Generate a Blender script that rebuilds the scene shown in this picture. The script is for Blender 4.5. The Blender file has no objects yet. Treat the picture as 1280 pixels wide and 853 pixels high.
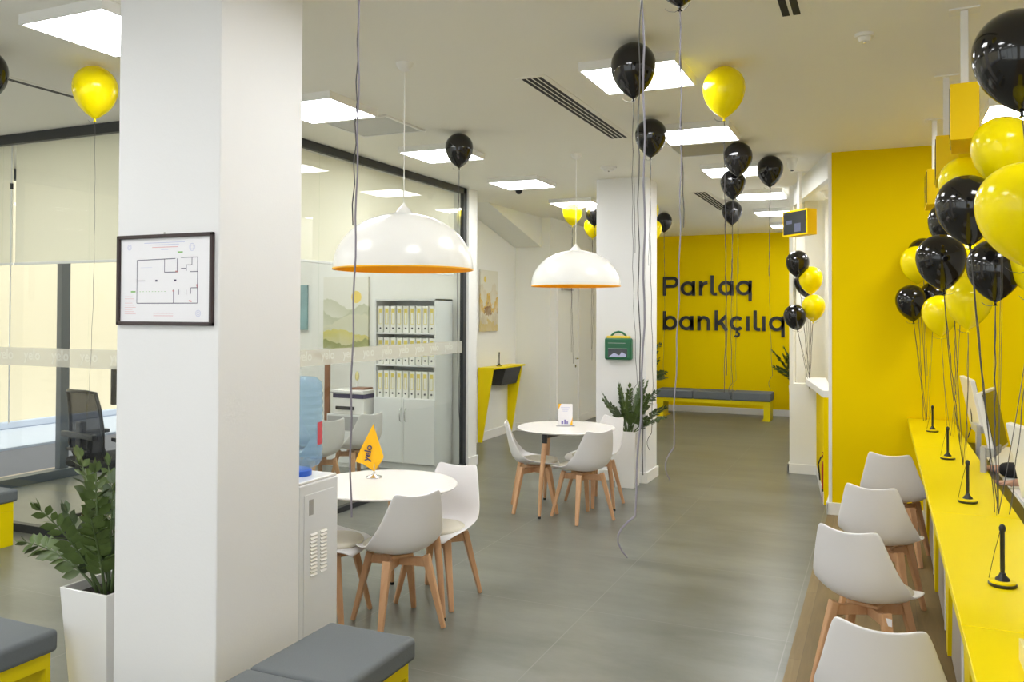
import bpy, bmesh, math, random
from mathutils import Vector, Matrix, Euler
random.seed(11)
S = bpy.context.scene
COL = S.collection
PI = math.pi
CZ = 3.414            # ceiling height

# ------------------------------------------------------------------ materials
def mat(name, col, rough=.5, metal=0., noise=0., nscale=8., bump=0., bscale=60., coat=0., emit=None, estr=0., spec=.5, sss=0.):
    m = bpy.data.materials.new(name); m.use_nodes = True
    nt = m.node_tree; b = nt.nodes['Principled BSDF']
    b.inputs['Base Color'].default_value = (*col, 1)
    b.inputs['Roughness'].default_value = rough
    b.inputs['Metallic'].default_value = metal
    b.inputs['Specular IOR Level'].default_value = spec
    if coat:
        b.inputs['Coat Weight'].default_value = coat; b.inputs['Coat Roughness'].default_value = .05
    if emit:
        b.inputs['Emission Color'].default_value = (*emit, 1); b.inputs['Emission Strength'].default_value = estr
    tc = nt.nodes.new('ShaderNodeTexCoord')
    if noise:
        n = nt.nodes.new('ShaderNodeTexNoise'); n.inputs['Scale'].default_value = nscale; n.inputs['Detail'].default_value = 5
        nt.links.new(tc.outputs['Object'], n.inputs['Vector'])
        r = nt.nodes.new('ShaderNodeMix'); r.data_type = 'RGBA'
        r.inputs[6].default_value = (*[c*(1-noise) for c in col], 1); r.inputs[7].default_value = (*[min(1, c*(1+noise)) for c in col], 1)
        nt.links.new(n.outputs['Fac'], r.inputs[0]); nt.links.new(r.outputs[2], b.inputs['Base Color'])
    if bump:
        n2 = nt.nodes.new('ShaderNodeTexNoise'); n2.inputs['Scale'].default_value = bscale; n2.inputs['Detail'].default_value = 3
        nt.links.new(tc.outputs['Object'], n2.inputs['Vector'])
        bp = nt.nodes.new('ShaderNodeBump'); bp.inputs['Strength'].default_value = bump; bp.inputs['Distance'].default_value = .01
        nt.links.new(n2.outputs['Fac'], bp.inputs['Height']); nt.links.new(bp.outputs['Normal'], b.inputs['Normal'])
    return m

def wood_mat(name, c1, c2, axis='Z', scale=9., rough=.45):
    m = mat(name, c1, rough); nt = m.node_tree; b = nt.nodes['Principled BSDF']
    tc = nt.nodes.new('ShaderNodeTexCoord'); mp = nt.nodes.new('ShaderNodeMapping')
    sc = {'X': (.12, 1, 1), 'Y': (1, .12, 1), 'Z': (1, 1, .12)}[axis]
    mp.inputs['Scale'].default_value = [v*scale for v in sc]
    n = nt.nodes.new('ShaderNodeTexNoise'); n.inputs['Scale'].default_value = 3; n.inputs['Detail'].default_value = 6; n.inputs['Distortion'].default_value = .6
    r = nt.nodes.new('ShaderNodeValToRGB'); r.color_ramp.elements[0].position = .35; r.color_ramp.elements[1].position = .7
    r.color_ramp.elements[0].color = (*c1, 1); r.color_ramp.elements[1].color = (*c2, 1)
    nt.links.new(tc.outputs['Object'], mp.inputs['Vector']); nt.links.new(mp.outputs[0], n.inputs['Vector'])
    nt.links.new(n.outputs['Fac'], r.inputs[0]); nt.links.new(r.outputs[0], b.inputs['Base Color'])
    return m

def glass_mat(name, tint=(1, 1, 1), gloss=.06, rough=.0):
    m = bpy.data.materials.new(name); m.use_nodes = True; nt = m.node_tree; nt.nodes.clear()
    o = nt.nodes.new('ShaderNodeOutputMaterial'); t = nt.nodes.new('ShaderNodeBsdfTransparent'); t.inputs[0].default_value = (*tint, 1)
    g = nt.nodes.new('ShaderNodeBsdfGlossy'); g.inputs['Roughness'].default_value = rough
    f = nt.nodes.new('ShaderNodeFresnel'); f.inputs[0].default_value = 1.45
    mx = nt.nodes.new('ShaderNodeMixShader')
    ge = nt.nodes.new('ShaderNodeNewGeometry'); iv = nt.nodes.new('ShaderNodeMath'); iv.operation = 'SUBTRACT'; iv.inputs[0].default_value = 1
    ml = nt.nodes.new('ShaderNodeMath'); ml.operation = 'MULTIPLY'
    nt.links.new(ge.outputs['Backfacing'], iv.inputs[1]); nt.links.new(iv.outputs[0], ml.inputs[0]); nt.links.new(f.outputs[0], ml.inputs[1])
    nt.links.new(ml.outputs[0], mx.inputs[0]); nt.links.new(t.outputs[0], mx.inputs[1]); nt.links.new(g.outputs[0], mx.inputs[2]); nt.links.new(mx.outputs[0], o.inputs[0])
    return m

def veil_mat(name, col, opacity, transl=.5):
    m = bpy.data.materials.new(name); m.use_nodes = True; nt = m.node_tree; nt.nodes.clear()
    o = nt.nodes.new('ShaderNodeOutputMaterial'); t = nt.nodes.new('ShaderNodeBsdfTransparent')
    d = nt.nodes.new('ShaderNodeBsdfDiffuse'); d.inputs[0].default_value = (*col, 1)
    tr = nt.nodes.new('ShaderNodeBsdfTranslucent'); tr.inputs[0].default_value = (*col, 1)
    m1 = nt.nodes.new('ShaderNodeMixShader'); m1.inputs[0].default_value = transl
    m2 = nt.nodes.new('ShaderNodeMixShader'); m2.inputs[0].default_value = opacity
    nt.links.new(d.outputs[0], m1.inputs[1]); nt.links.new(tr.outputs[0], m1.inputs[2])
    nt.links.new(t.outputs[0], m2.inputs[1]); nt.links.new(m1.outputs[0], m2.inputs[2]); nt.links.new(m2.outputs[0], o.inputs[0])
    return m

M = {}
M['white_wall'] = mat('white_wall_paint', (.82, .82, .79), .6, noise=.012, nscale=1.5, bump=.05, bscale=90)
M['column'] = mat('column_paint', (.80, .795, .80), .6, noise=.012, nscale=1.2, bump=.05, bscale=90)
M['ceiling'] = mat('ceiling_paint', (.88, .86, .785), .85, noise=.01, nscale=1.)
M['yellow_wall'] = mat('yellow_wall_paint', (.84, .61, .0), .7, spec=.04, noise=.015, nscale=1.4, bump=.03, bscale=80)
M['yellow'] = mat('yellow_laminate', (.84, .66, .0), .4, spec=.2, noise=.01, nscale=2.)
M['yellow_box'] = mat('yellow_metal', (.90, .60, .0), .4, spec=.2, noise=.01, nscale=2.)
M['base_white'] = mat('white_skirting_paint', (.82, .81, .78), .4, noise=.01)
M['white_plastic'] = mat('white_plastic', (.80, .785, .80), .33, noise=.01, nscale=4.)
M['white_gloss'] = mat('white_gloss', (.84, .83, .82), .2, noise=.008)
M['white_lacquer'] = mat('white_lacquer', (.82, .80, .78), .25, noise=.008, coat=.3)
M['cushion'] = mat('beige_seat_pad', (.66, .62, .52), .6, noise=.03, nscale=30, bump=.1, bscale=300)
M['grey_fabric'] = mat('grey_upholstery', (.145, .16, .17), .85, noise=.10, nscale=160, bump=.35, bscale=500)
M['black_frame'] = mat('charcoal_metal', (.022, .025, .028), .4, noise=.04)
M['mull'] = mat('grey_mullion_metal', (.10, .12, .14), .4, .3, noise=.04)
M['black'] = mat('black_plastic', (.012, .012, .013), .35, noise=.05)
M['dark_grey'] = mat('dark_grey_laminate', (.035, .036, .042), .5, noise=.05)
M['slot'] = mat('slot_dark', (.01, .01, .012), .7, noise=.02)
M['chrome'] = mat('brushed_steel', (.6, .6, .6), .25, 1., noise=.03)
M['ribbon'] = mat('black_ribbon', (.045, .04, .045), .35, noise=.05, spec=.8)
M['ribbon_grey'] = mat('grey_ribbon', (.22, .20, .25), .3, noise=.05, spec=.8)
M['b_black'] = mat('black_latex', (.008, .007, .007), .09, noise=.02, spec=.6)
M['b_yellow'] = mat('yellow_latex', (.98, .80, .0), .16, noise=.015, spec=.35)
M['beech'] = wood_mat('beech_wood', (.55, .30, .155), (.64, .385, .215), 'Z', 8.)
M['oak_brown'] = wood_mat('brown_wood', (.22, .09, .04), (.30, .13, .06), 'Z', 8.)
M['leaf'] = mat('zz_leaf', (.075, .115, .028), .35, noise=.5, nscale=12, spec=.4)
M['leaf2'] = mat('zz_leaf_grey', (.11, .15, .08), .4, noise=.4, nscale=12, spec=.4)
M['stem'] = mat('zz_stem', (.08, .12, .04), .5, noise=.2)
M['soil'] = mat('potting_soil', (.02, .014, .01), .9, noise=.4, nscale=60, bump=.6, bscale=120)
M['orange_in'] = mat('orange_lacquer', (1, .50, .0), .4, noise=.01)
M['lamp_white'] = mat('lamp_white_enamel', (.82, .81, .78), .22, noise=.008)
M['green'] = mat('green_plastic', (.012, .13, .055), .4, noise=.05)
M['paper'] = mat('white_paper', (.84, .83, .86), .5, noise=.01)
M['frame_wood'] = mat('dark_frame_wood', (.035, .018, .018), .3, noise=.2, nscale=30)
M['grey_cab'] = mat('light_grey_laminate', (.74, .75, .76), .4, noise=.01)
M['panel_grey'] = mat('desk_front_grey', (.50, .48, .47), .35, noise=.02)
M['steel_white'] = mat('dispenser_grey_paint', (.76, .775, .81), .35, noise=.01)
M['binder'] = mat('binder_white', (.80, .80, .76), .5, noise=.01)
M['binder_y'] = mat('binder_label_yellow', (.72, .60, .12), .5, noise=.02)
M['sign_blk'] = mat('black_lettering', (.012, .010, .012), .3, noise=.05)
M['red'] = mat('red_paint', (.35, .01, .015), .3, noise=.05)
M['silver_grey'] = mat('silver_grey_plastic', (.42, .42, .43), .35, .2, noise=.02)
M['screen'] = mat('screen_glass', (.03, .033, .035), .12, noise=.1, nscale=3)
M['screen_hi'] = mat('screen_text_glow', (.10, .11, .17), .2, noise=.02)
M['skin'] = mat('skin', (.62, .36, .25), .5, noise=.04, nscale=20)
M['knit'] = mat('black_knit', (.012, .012, .014), .8, noise=.1, nscale=60, bump=.3, bscale=300)
M['hair'] = mat('dark_hair', (.03, .018, .012), .5, noise=.2, nscale=40)
M['flag'] = mat('orange_flag_cloth', (.95, .50, .0), .6, noise=.02, nscale=20)
M['lilac'] = mat('ink_violet', (.25, .22, .5), .6, noise=.02)
M['ink'] = mat('ink_dark', (.06, .05, .12), .6, noise=.02)
M['ink_red'] = mat('ink_red', (.72, .32, .34), .6, noise=.02)
M['ink_blue'] = mat('ink_blue', (.48, .50, .72), .6, noise=.02)
M['ink_green'] = mat('ink_green', (.25, .5, .15), .6, noise=.02)
M['band'] = veil_mat('frosted_band', (.78, .76, .68), .45, .3)
M['band_text'] = veil_mat('frosted_band_text', (.92, .91, .86), .45, .3)
M['blind'] = veil_mat('blind_fabric', (.96, .93, .84), .97, .5)
M['mesh_fabric'] = veil_mat('chair_mesh', (.03, .03, .03), .72, .2)
M['glass'] = glass_mat('clear_glass', (.97, .985, .97))
M['glass_d'] = glass_mat('acrylic', (.95, .96, .97))
M['light_face'] = mat('lit_diffuser', (.9, .9, .9), .5, emit=(.97, .985, 1), estr=16.)
M['bulb'] = mat('lamp_bulb', (.9, .9, .9), .5, emit=(1, .8, .5), estr=6.)
M['pavers'] = mat('pale_pavers', (.50, .41, .34), .8, noise=.06, nscale=6)
M['asphalt'] = mat('asphalt', (.17, .17, .20), .9, noise=.15, nscale=30)
M['facade'] = mat('cream_facade', (.78, .68, .50), .8, noise=.01, nscale=.4)
M['plinth'] = mat('pale_blue_grey_plinth', (.46, .50, .60), .8, noise=.02, nscale=.6)

def water_mat():
    m = bpy.data.materials.new('blue_bottle'); m.use_nodes = True; nt = m.node_tree; nt.nodes.clear()
    o = nt.nodes.new('ShaderNodeOutputMaterial'); t = nt.nodes.new('ShaderNodeBsdfTransparent'); t.inputs[0].default_value = (.80, .90, .97, 1)
    p = nt.nodes.new('ShaderNodeBsdfPrincipled'); p.inputs['Base Color'].default_value = (.40, .62, .85, 1); p.inputs['Roughness'].default_value = .06
    tc = nt.nodes.new('ShaderNodeTexCoord'); w = nt.nodes.new('ShaderNodeTexNoise'); w.inputs['Scale'].default_value = 25
    mp = nt.nodes.new('ShaderNodeMapping'); mp.inputs['Scale'].default_value = (1, 1, 2.4)
    nt.links.new(tc.outputs['Object'], mp.inputs['Vector']); nt.links.new(mp.outputs[0], w.inputs['Vector'])
    b = nt.nodes.new('ShaderNodeBump'); b.inputs['Strength'].default_value = .8; b.inputs['Distance'].default_value = .01
    nt.links.new(w.outputs['Fac'], b.inputs['Height']); nt.links.new(b.outputs[0], p.inputs['Normal'])
    mx = nt.nodes.new('ShaderNodeMixShader'); mx.inputs[0].default_value = .30
    nt.links.new(t.outputs[0], mx.inputs[1]); nt.links.new(p.outputs[0], mx.inputs[2]); nt.links.new(mx.outputs[0], o.inputs[0])
    return m
M['water'] = water_mat()

def floor_mat():
    m = mat('grey_concrete_tile', (.2, .2, .19), .3); nt = m.node_tree; b = nt.nodes['Principled BSDF']; L = nt.links.new
    tc = nt.nodes.new('ShaderNodeTexCoord')
    n = nt.nodes.new('ShaderNodeTexNoise'); n.inputs['Scale'].default_value = 1.6; n.inputs['Detail'].default_value = 10; n.inputs['Roughness'].default_value = .68
    mp = nt.nodes.new('ShaderNodeMapping'); mp.inputs['Scale'].default_value = (.5, 1.3, 1)
    L(tc.outputs['Object'], mp.inputs['Vector']); L(mp.outputs[0], n.inputs['Vector'])
    r = nt.nodes.new('ShaderNodeValToRGB'); e = r.color_ramp.elements
    e[0].position = .36; e[0].color = (.108, .112, .094, 1); e[1].position = .64; e[1].color = (.178, .182, .158, 1)
    L(n.outputs['Fac'], r.inputs[0])
    br = nt.nodes.new('ShaderNodeTexBrick'); br.offset = 0; br.inputs['Scale'].default_value = 1
    br.inputs['Brick Width'].default_value = 1.2; br.inputs['Row Height'].default_value = 1.2
    br.inputs['Mortar Size'].default_value = .0035; br.inputs['Mortar Smooth'].default_value = .3
    mp2 = nt.nodes.new('ShaderNodeMapping'); mp2.inputs['Location'].default_value = (1.7, -.24, 0)
    L(tc.outputs['Object'], mp2.inputs['Vector']); L(mp2.outputs[0], br.inputs['Vector'])
    mx = nt.nodes.new('ShaderNodeMix'); mx.data_type = 'RGBA'; mx.inputs[7].default_value = (.20, .20, .18, 1)
    L(br.outputs['Fac'], mx.inputs[0]); L(r.outputs[0], mx.inputs[6]); L(mx.outputs[2], b.inputs['Base Color'])
    rr = nt.nodes.new('ShaderNodeMapRange'); rr.inputs[3].default_value = .26; rr.inputs[4].default_value = .34
    L(n.outputs['Fac'], rr.inputs[0]); L(rr.outputs[0], b.inputs['Roughness'])
    return m
M['floor'] = floor_mat()

def plank_mat():
    m = mat('oak_planks', (.3, .2, .1), .5, spec=.3); nt = m.node_tree; b = nt.nodes['Principled BSDF']; L = nt.links.new
    tc = nt.nodes.new('ShaderNodeTexCoord')
    mp = nt.nodes.new('ShaderNodeMapping'); mp.inputs['Rotation'].default_value = (0, 0, PI/2)
    br = nt.nodes.new('ShaderNodeTexBrick'); br.offset = .5; br.inputs['Scale'].default_value = 1
    br.inputs['Brick Width'].default_value = 1.2; br.inputs['Row Height'].default_value = .2; br.inputs['Mortar Size'].default_value = .0015
    br.inputs['Color1'].default_value = (.20, .14, .062, 1); br.inputs['Color2'].default_value = (.265, .19, .092, 1); br.inputs['Mortar'].default_value = (.16, .115, .06, 1)
    L(tc.outputs['Object'], mp.inputs['Vector']); L(mp.outputs[0], br.inputs['Vector'])
    mp2 = nt.nodes.new('ShaderNodeMapping'); mp2.inputs['Scale'].default_value = (16, 1.6, 1)
    n = nt.nodes.new('ShaderNodeTexNoise'); n.inputs['Scale'].default_value = 1.5; n.inputs['Detail'].default_value = 8; n.inputs['Distortion'].default_value = .8
    L(tc.outputs['Object'], mp2.inputs['Vector']); L(mp2.outputs[0], n.inputs['Vector'])
    r = nt.nodes.new('ShaderNodeValToRGB'); r.color_ramp.elements[0].color = (.55, .55, .55, 1); r.color_ramp.elements[1].color = (1.25, 1.25, 1.25, 1)
    L(n.outputs['Fac'], r.inputs[0])
    mx = nt.nodes.new('ShaderNodeMix'); mx.data_type = 'RGBA'; mx.blend_type = 'MULTIPLY'; mx.inputs[0].default_value = .8
    L(br.outputs['Color'], mx.inputs[6]); L(r.outputs[0], mx.inputs[7]); L(mx.outputs[2], b.inputs['Base Color'])
    return m
M['planks'] = plank_mat()

def painting_mat(name, kind):
    # washed landscape: sky, sun, layered hills in object space (x across 0..1, z up 0..1)
    m = mat(name, (.8, .8, .7), .7); nt = m.node_tree; b = nt.nodes['Principled BSDF']; L = nt.links.new
    tc = nt.nodes.new('ShaderNodeTexCoord'); sep = nt.nodes.new('ShaderNodeSeparateXYZ'); L(tc.outputs['Generated'], sep.inputs[0])
    def math_(op, a, bb):
        n = nt.nodes.new('ShaderNodeMath'); n.operation = op
        for i, v in enumerate((a, bb)):
            if isinstance(v, (int, float)): n.inputs[i].default_value = v
            elif v is not None: L(v, n.inputs[i])
        return n.outputs[0]
    X = sep.outputs['X'] if kind == 0 else sep.outputs['Y']; Z = sep.outputs['Z']
    cur = None
    if kind == 0:
        cur = (.76, .75, .68); layers = [(.60, .10, 4.5, 1.2, (.56, .57, .42)), (.52, .09, 5.5, 3.0, (.50, .52, .36)), (.40, .10, 3.6, 5.1, (.66, .65, .50)), (.22, .05, 4.0, 0.3, (.62, .56, .16)), (.10, .04, 6.0, 2.0, (.30, .32, .12))]
    else:
        cur = (.72, .70, .60); layers = [(.66, .12, 9., 1.0, (.66, .60, .45)), (.50, .10, 12., 2.2, (.68, .42, .03)), (.36, .08, 9., 4.0, (.24, .11, .04)), (.30, .03, 7., 1., (.74, .70, .56)), (.16, .04, 9., 3., (.62, .48, .18))]
    col = nt.nodes.new('ShaderNodeRGB'); col.outputs[0].default_value = (*cur, 1); out = col.outputs[0]
    # sun
    dx = math_('SUBTRACT', X, .74 if kind == 0 else .25); dz = math_('SUBTRACT', Z, .72 if kind == 0 else .85)
    rr = .10 if kind == 0 else .06
    d = math_('ADD', math_('MULTIPLY', math_('MULTIPLY', dx, dx), .56), math_('MULTIPLY', dz, dz)); s = math_('LESS_THAN', d, rr*rr*.7)
    mx = nt.nodes.new('ShaderNodeMix'); mx.data_type = 'RGBA'; L(s, mx.inputs[0]); L(out, mx.inputs[6]); mx.inputs[7].default_value = (.82, .64, .16, 1); out = mx.outputs[2]
    for base, amp, fr, ph, c in layers:
        sn = math_('SINE', math_('ADD', math_('MULTIPLY', X, fr), ph), None); h = math_('ADD', math_('MULTIPLY', sn, amp), base)
        n = nt.nodes.new('ShaderNodeTexNoise'); n.inputs['Scale'].default_value = 9; L(tc.outputs['Generated'], n.inputs['Vector'])
        h = math_('ADD', h, math_('MULTIPLY', math_('SUBTRACT', n.outputs['Fac'], .5), .12 if kind == 0 else .4))
        df = math_('SUBTRACT', h, Z); k = nt.nodes.new('ShaderNodeMapRange'); k.inputs[1].default_value = 0; k.inputs[2].default_value = .008; L(df, k.inputs[0])
        fade = nt.nodes.new('ShaderNodeMapRange'); fade.inputs[1].default_value = 0; fade.inputs[2].default_value = .25; fade.inputs[3].default_value = .95; fade.inputs[4].default_value = .25; L(df, fade.inputs[0])
        f = math_('MULTIPLY', k.outputs[0], fade.outputs[0])
        mx = nt.nodes.new('ShaderNodeMix'); mx.data_type = 'RGBA'; L(f, mx.inputs[0]); L(out, mx.inputs[6]); mx.inputs[7].default_value = (*c, 1); out = mx.outputs[2]
    L(out, b.inputs['Base Color'])
    return m
M['paint_hills'] = painting_mat('hills_painting', 0)
M['paint_gold'] = painting_mat('gold_painting', 1)

# ------------------------------------------------------------------ mesh builder
class MB:
    def __init__(s): s.v = []; s.f = []; s.mi = []; s.cur = 0
    def add(s, vs, fs, T=None):
        k = len(s.v)
        for p in vs: s.v.append(tuple(T @ Vector(p)) if T is not None else tuple(p))
        for f in fs: s.f.append([i+k for i in f]); s.mi.append(s.cur)
        return s
    def box(s, x0, x1, y0, y1, z0, z1, T=None):
        v = [(x0,y0,z0),(x1,y0,z0),(x1,y1,z0),(x0,y1,z0),(x0,y0,z1),(x1,y0,z1),(x1,y1,z1),(x0,y1,z1)]
        return s.add(v, [(0,3,2,1),(4,5,6,7),(0,1,5,4),(1,2,6,5),(2,3,7,6),(3,0,4,7)], T)
    def prism(s, poly, a0, a1, axis='Z', T=None):
        n = len(poly)
        def mk(p, a): return {'Z': (p[0], p[1], a), 'Y': (p[0], a, p[1]), 'X': (a, p[0], p[1])}[axis]
        v = [mk(p, a0) for p in poly]+[mk(p, a1) for p in poly]
        f = [tuple(reversed(range(n))), tuple(range(n, 2*n))]+[(i, (i+1) % n, n+(i+1) % n, n+i) for i in range(n)]
        return s.add(v, f, T)
    def lathe(s, prof, seg=32, T=None, cap=True):
        v = []; f = []
        for r, z in prof:
            for i in range(seg):
                a = 2*PI*i/seg; v.append((r*math.cos(a), r*math.sin(a), z))
        for j in range(len(prof)-1):
            for i in range(seg):
                a, b = j*seg+i, j*seg+(i+1) % seg
                f.append((a, b, b+seg, a+seg))
        if cap:
            f.append(tuple(reversed(range(seg)))); f.append(tuple(range((len(prof)-1)*seg, len(prof)*seg)))
        return s.add(v, f, T)
    def tube(s, pts, r, seg=6, cap=True, flat=1.):
        P = [Vector(p) for p in pts]; n = len(P); rs = r if isinstance(r, (list, tuple)) else [r]*n
        v = []; f = []; prev = None
        for i in range(n):
            t = (P[min(i+1, n-1)]-P[max(i-1, 0)]).normalized()
            if prev is None:
                a = Vector((1, 0, 0)) if abs(t.x) < .8 else Vector((0, 1, 0)); u = (a-t*a.dot(t)).normalized()
            else: u = (prev-t*prev.dot(t)).normalized()
            prev = u; w = t.cross(u)
            for k in range(seg):
                a = 2*PI*(k+.5)/seg; v.append(tuple(P[i]+u*math.cos(a)*rs[i]+w*math.sin(a)*rs[i]*flat))
        for j in range(n-1):
            for i in range(seg):
                a, b = j*seg+i, j*seg+(i+1) % seg; f.append((a, b, b+seg, a+seg))
        if cap: f.append(tuple(reversed(range(seg)))); f.append(tuple(range((n-1)*seg, n*seg)))
        return s.add(v, f)
    def bar(s, p0, p1, w0, w1, up=(0, 0, 1)):
        # square section bar, w = (a,b) half sizes; a along `side`
        p0 = Vector(p0); p1 = Vector(p1); t = (p1-p0).normalized(); up = Vector(up)
        u = t.cross(up);  u = u.normalized() if u.length > 1e-4 else Vector((1, 0, 0)); w = u.cross(t)
        v = []
        for p, (a, b) in ((p0, w0), (p1, w1)):
            for sx, sy in ((-1,-1),(1,-1),(1,1),(-1,1)): v.append(tuple(p+u*a*sx+w*b*sy))
        return s.add(v, [(0,3,2,1),(4,5,6,7),(0,1,5,4),(1,2,6,5),(2,3,7,6),(3,0,4,7)])
    def build(s, name, m, parent=None, smooth=0, bevel=0, seg=2, sub=0, loc=None):
        me = bpy.data.meshes.new(name); me.from_pydata(s.v, [], s.f)
        ms = m if isinstance(m, (list, tuple)) else [m]
        for x in ms: me.materials.append(x)
        if len(ms) > 1: me.polygons.foreach_set('material_index', s.mi)
        bm = bmesh.new(); bm.from_mesh(me); bmesh.ops.recalc_face_normals(bm, faces=bm.faces); bm.to_mesh(me); bm.free()
        o = bpy.data.objects.new(name, me); COL.objects.link(o)
        if smooth:
            for p in me.polygons: p.use_smooth = True
            if smooth < 179: me.set_sharp_from_angle(angle=math.radians(smooth))
        if bevel:
            b = o.modifiers.new('bevel', 'BEVEL'); b.width = bevel; b.segments = seg; b.limit_method = 'ANGLE'; b.angle_limit = math.radians(35)
        if sub:
            b = o.modifiers.new('sub', 'SUBSURF'); b.levels = sub; b.render_levels = sub
        if parent: o.parent = parent
        if loc: o.location = loc
        return o

def tag(o, label=None, cat=None, group=None, kind=None):
    if label: o['label'] = label
    if cat: o['category'] = cat
    if group: o['group'] = group
    if kind: o['kind'] = kind
    return o
def thing(name, loc, label, cat, rz=0, group=None):
    o = bpy.data.objects.new(name, None); COL.objects.link(o); o.empty_display_size = .1
    o.location = loc; o.rotation_euler = (0, 0, rz)
    return tag(o, label, cat, group)
def dup(root, loc, rz=None, label=None, rot=None):
    r = root.copy(); COL.objects.link(r); r.location = loc
    if rz is not None: r.rotation_euler = (0, 0, rz)
    if rot is not None: r.rotation_euler = rot
    if label: r['label'] = label
    for ch in list(root.children):
        c = ch.copy(); COL.objects.link(c); c.parent = r
        for g in list(ch.children):
            d = g.copy(); COL.objects.link(d); d.parent = c
    return r
def struct(name, mb, m, **k):
    par = k.get('parent'); o = mb.build(name, m, **k)
    if not par: o['kind'] = 'structure'
    return o
def text_mesh(name, s, size, m, parent, T, extrude=.001, align='LEFT'):
    c = bpy.data.curves.new(name, 'FONT'); c.body = s; c.size = size; c.offset = size*.018; c.extrude = extrude; c.align_x = align
    t = bpy.data.objects.new('tmp', c); COL.objects.link(t)
    dg = bpy.context.evaluated_depsgraph_get(); dg.update()
    me = bpy.data.meshes.new_from_object(t.evaluated_get(dg)); bpy.data.objects.remove(t)
    me.name = name; me.transform(T); me.materials.clear(); me.materials.append(m)
    o = bpy.data.objects.new(name, me); COL.objects.link(o)
    if parent: o.parent = parent
    return o

# ------------------------------------------------------------------ camera
yaw, pit, rol, fpx, cx, cy = 0.4165, 0.0145, 0.0040, 1043., 640., 378.
cd = bpy.data.cameras.new('camera'); cam = bpy.data.objects.new('camera', cd); COL.objects.link(cam); S.camera = cam
F = Vector((-math.sin(yaw)*math.cos(pit), math.cos(yaw)*math.cos(pit), math.sin(pit)))
R = Vector((math.cos(yaw), math.sin(yaw), 0)); U = R.cross(F)
R2 = R*math.cos(rol)+U*math.sin(rol); U2 = U*math.cos(rol)-R*math.sin(rol)
mt = Matrix((R2, U2, -F)).transposed().to_4x4(); mt.translation = (0, 0, 1.87); cam.matrix_world = mt
cd.sensor_width = 36; cd.lens = fpx*36/1280; cd.shift_x = (640-cx)/1280; cd.shift_y = (cy-426.5)/1280
cd.clip_start = .05

# ------------------------------------------------------------------ room shell
struct('floor', MB().box(-8.5, -.465, -4, 17, -.1, 0).box(-.465, 3.6, 8.42, 17, -.1, 0), M['floor'])
struct('floor_wood', MB().box(-.465, 3.6, -4, 8.42, -.1, .0), M['planks'])
struct('ceiling', MB().box(-8.6, 3.6, -4, 17, CZ, CZ+.15), M['ceiling'])
struct('wall_back', MB().box(-5, 3.6, 16.2, 16.35, 0, CZ), M['yellow_wall'])
struct('wall_right', MB().box(3.5, 3.6, -4, 16.2, 0, CZ), M['white_wall'])
struct('wall_behind_camera', MB().box(-8.5, 3.6, -4.15, -4, 0, .4).box(-8.5, 3.6, -4.15, -4, 3.1, CZ).box(-8.5, -7.6, -4.15, -4, .4, 3.1).box(-.6, .2, -4.15, -4, .4, 3.1).box(3.0, 3.6, -4.15, -4, .4, 3.1), M['white_wall'])
fr = MB().box(-7.6, -7.52, -4.1, -4.03, .4, 3.1).box(-.68, -.6, -4.1, -4.03, .4, 3.1)
for x in (-5.9, -4.1, -2.3): fr.box(x-.04, x+.04, -4.1, -4.03, .4, 3.1)
w4 = struct('window_fill', fr, M['black_frame']); MB().box(-7.52, -.68, -4.07, -4.06, .4, 3.1).build('pane', M['glass'], w4)  # unseen glazing and wall openings, added to bring daylight in from behind
struct('wall_yellow_partition', MB().box(-.425, 3.5, 8.416, 8.80, 0, CZ), M['yellow_wall'])
struct('trim_1', MB().box(-.455, -.425, 8.41, 8.81, 0, CZ), M['base_white'], bevel=.003)
struct('baseboard_right', MB().box(-.47, .37, 8.395, 8.416, 0, .115).box(-.475, -.455, 8.395, 8.83, 0, .115), M['base_white'], bevel=.004)
struct('baseboard_back', MB().box(-4.79, -1.0, 16.18, 16.2, 0, .12), M['base_white'], bevel=.004)
# office / alcove walls
struct('wall_office_back', MB().box(-8.5, -4.62, 9.13, 9.36, 0, CZ), M['white_wall'])
struct('baseboard_office', MB().box(-4.62, -4.60, 9.12, 9.38, 0, .115).box(-4.70, -4.60, 9.36, 9.38, 0, .115), M['base_white'], bevel=.004)
struct('wall_alcove_left', MB().box(-5.55, -5.40, 9.36, 12.5, 0, CZ), M['white_wall'])
struct('baseboard_alcove', MB().box(-5.40, -5.38, 9.36, 12.35, 0, .13).box(-5.40, -4.8, 12.33, 12.35, 0, .13), M['base_white'], bevel=.004)
struct('wall_alcove_back', MB().box(-5.55, -4.80, 12.35, 12.5, 0, CZ), M['white_wall'])
struct('wall_corridor', MB().box(-4.95, -4.80, 12.5, 16.2, 0, CZ), M['white_wall'])
struct('baseboard_corridor', MB().box(-4.80, -4.78, 13.75, 16.18, 0, .13), M['base_white'], bevel=.004)
# sloping soffit (underside of a stair) over the alcove
struct('ceiling_soffit', MB().prism([(10.35, CZ), (12.3, 2.95), (12.35, 2.95), (12.35, CZ)], -5.40, -4.95, 'X'), M['white_wall'])
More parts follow.
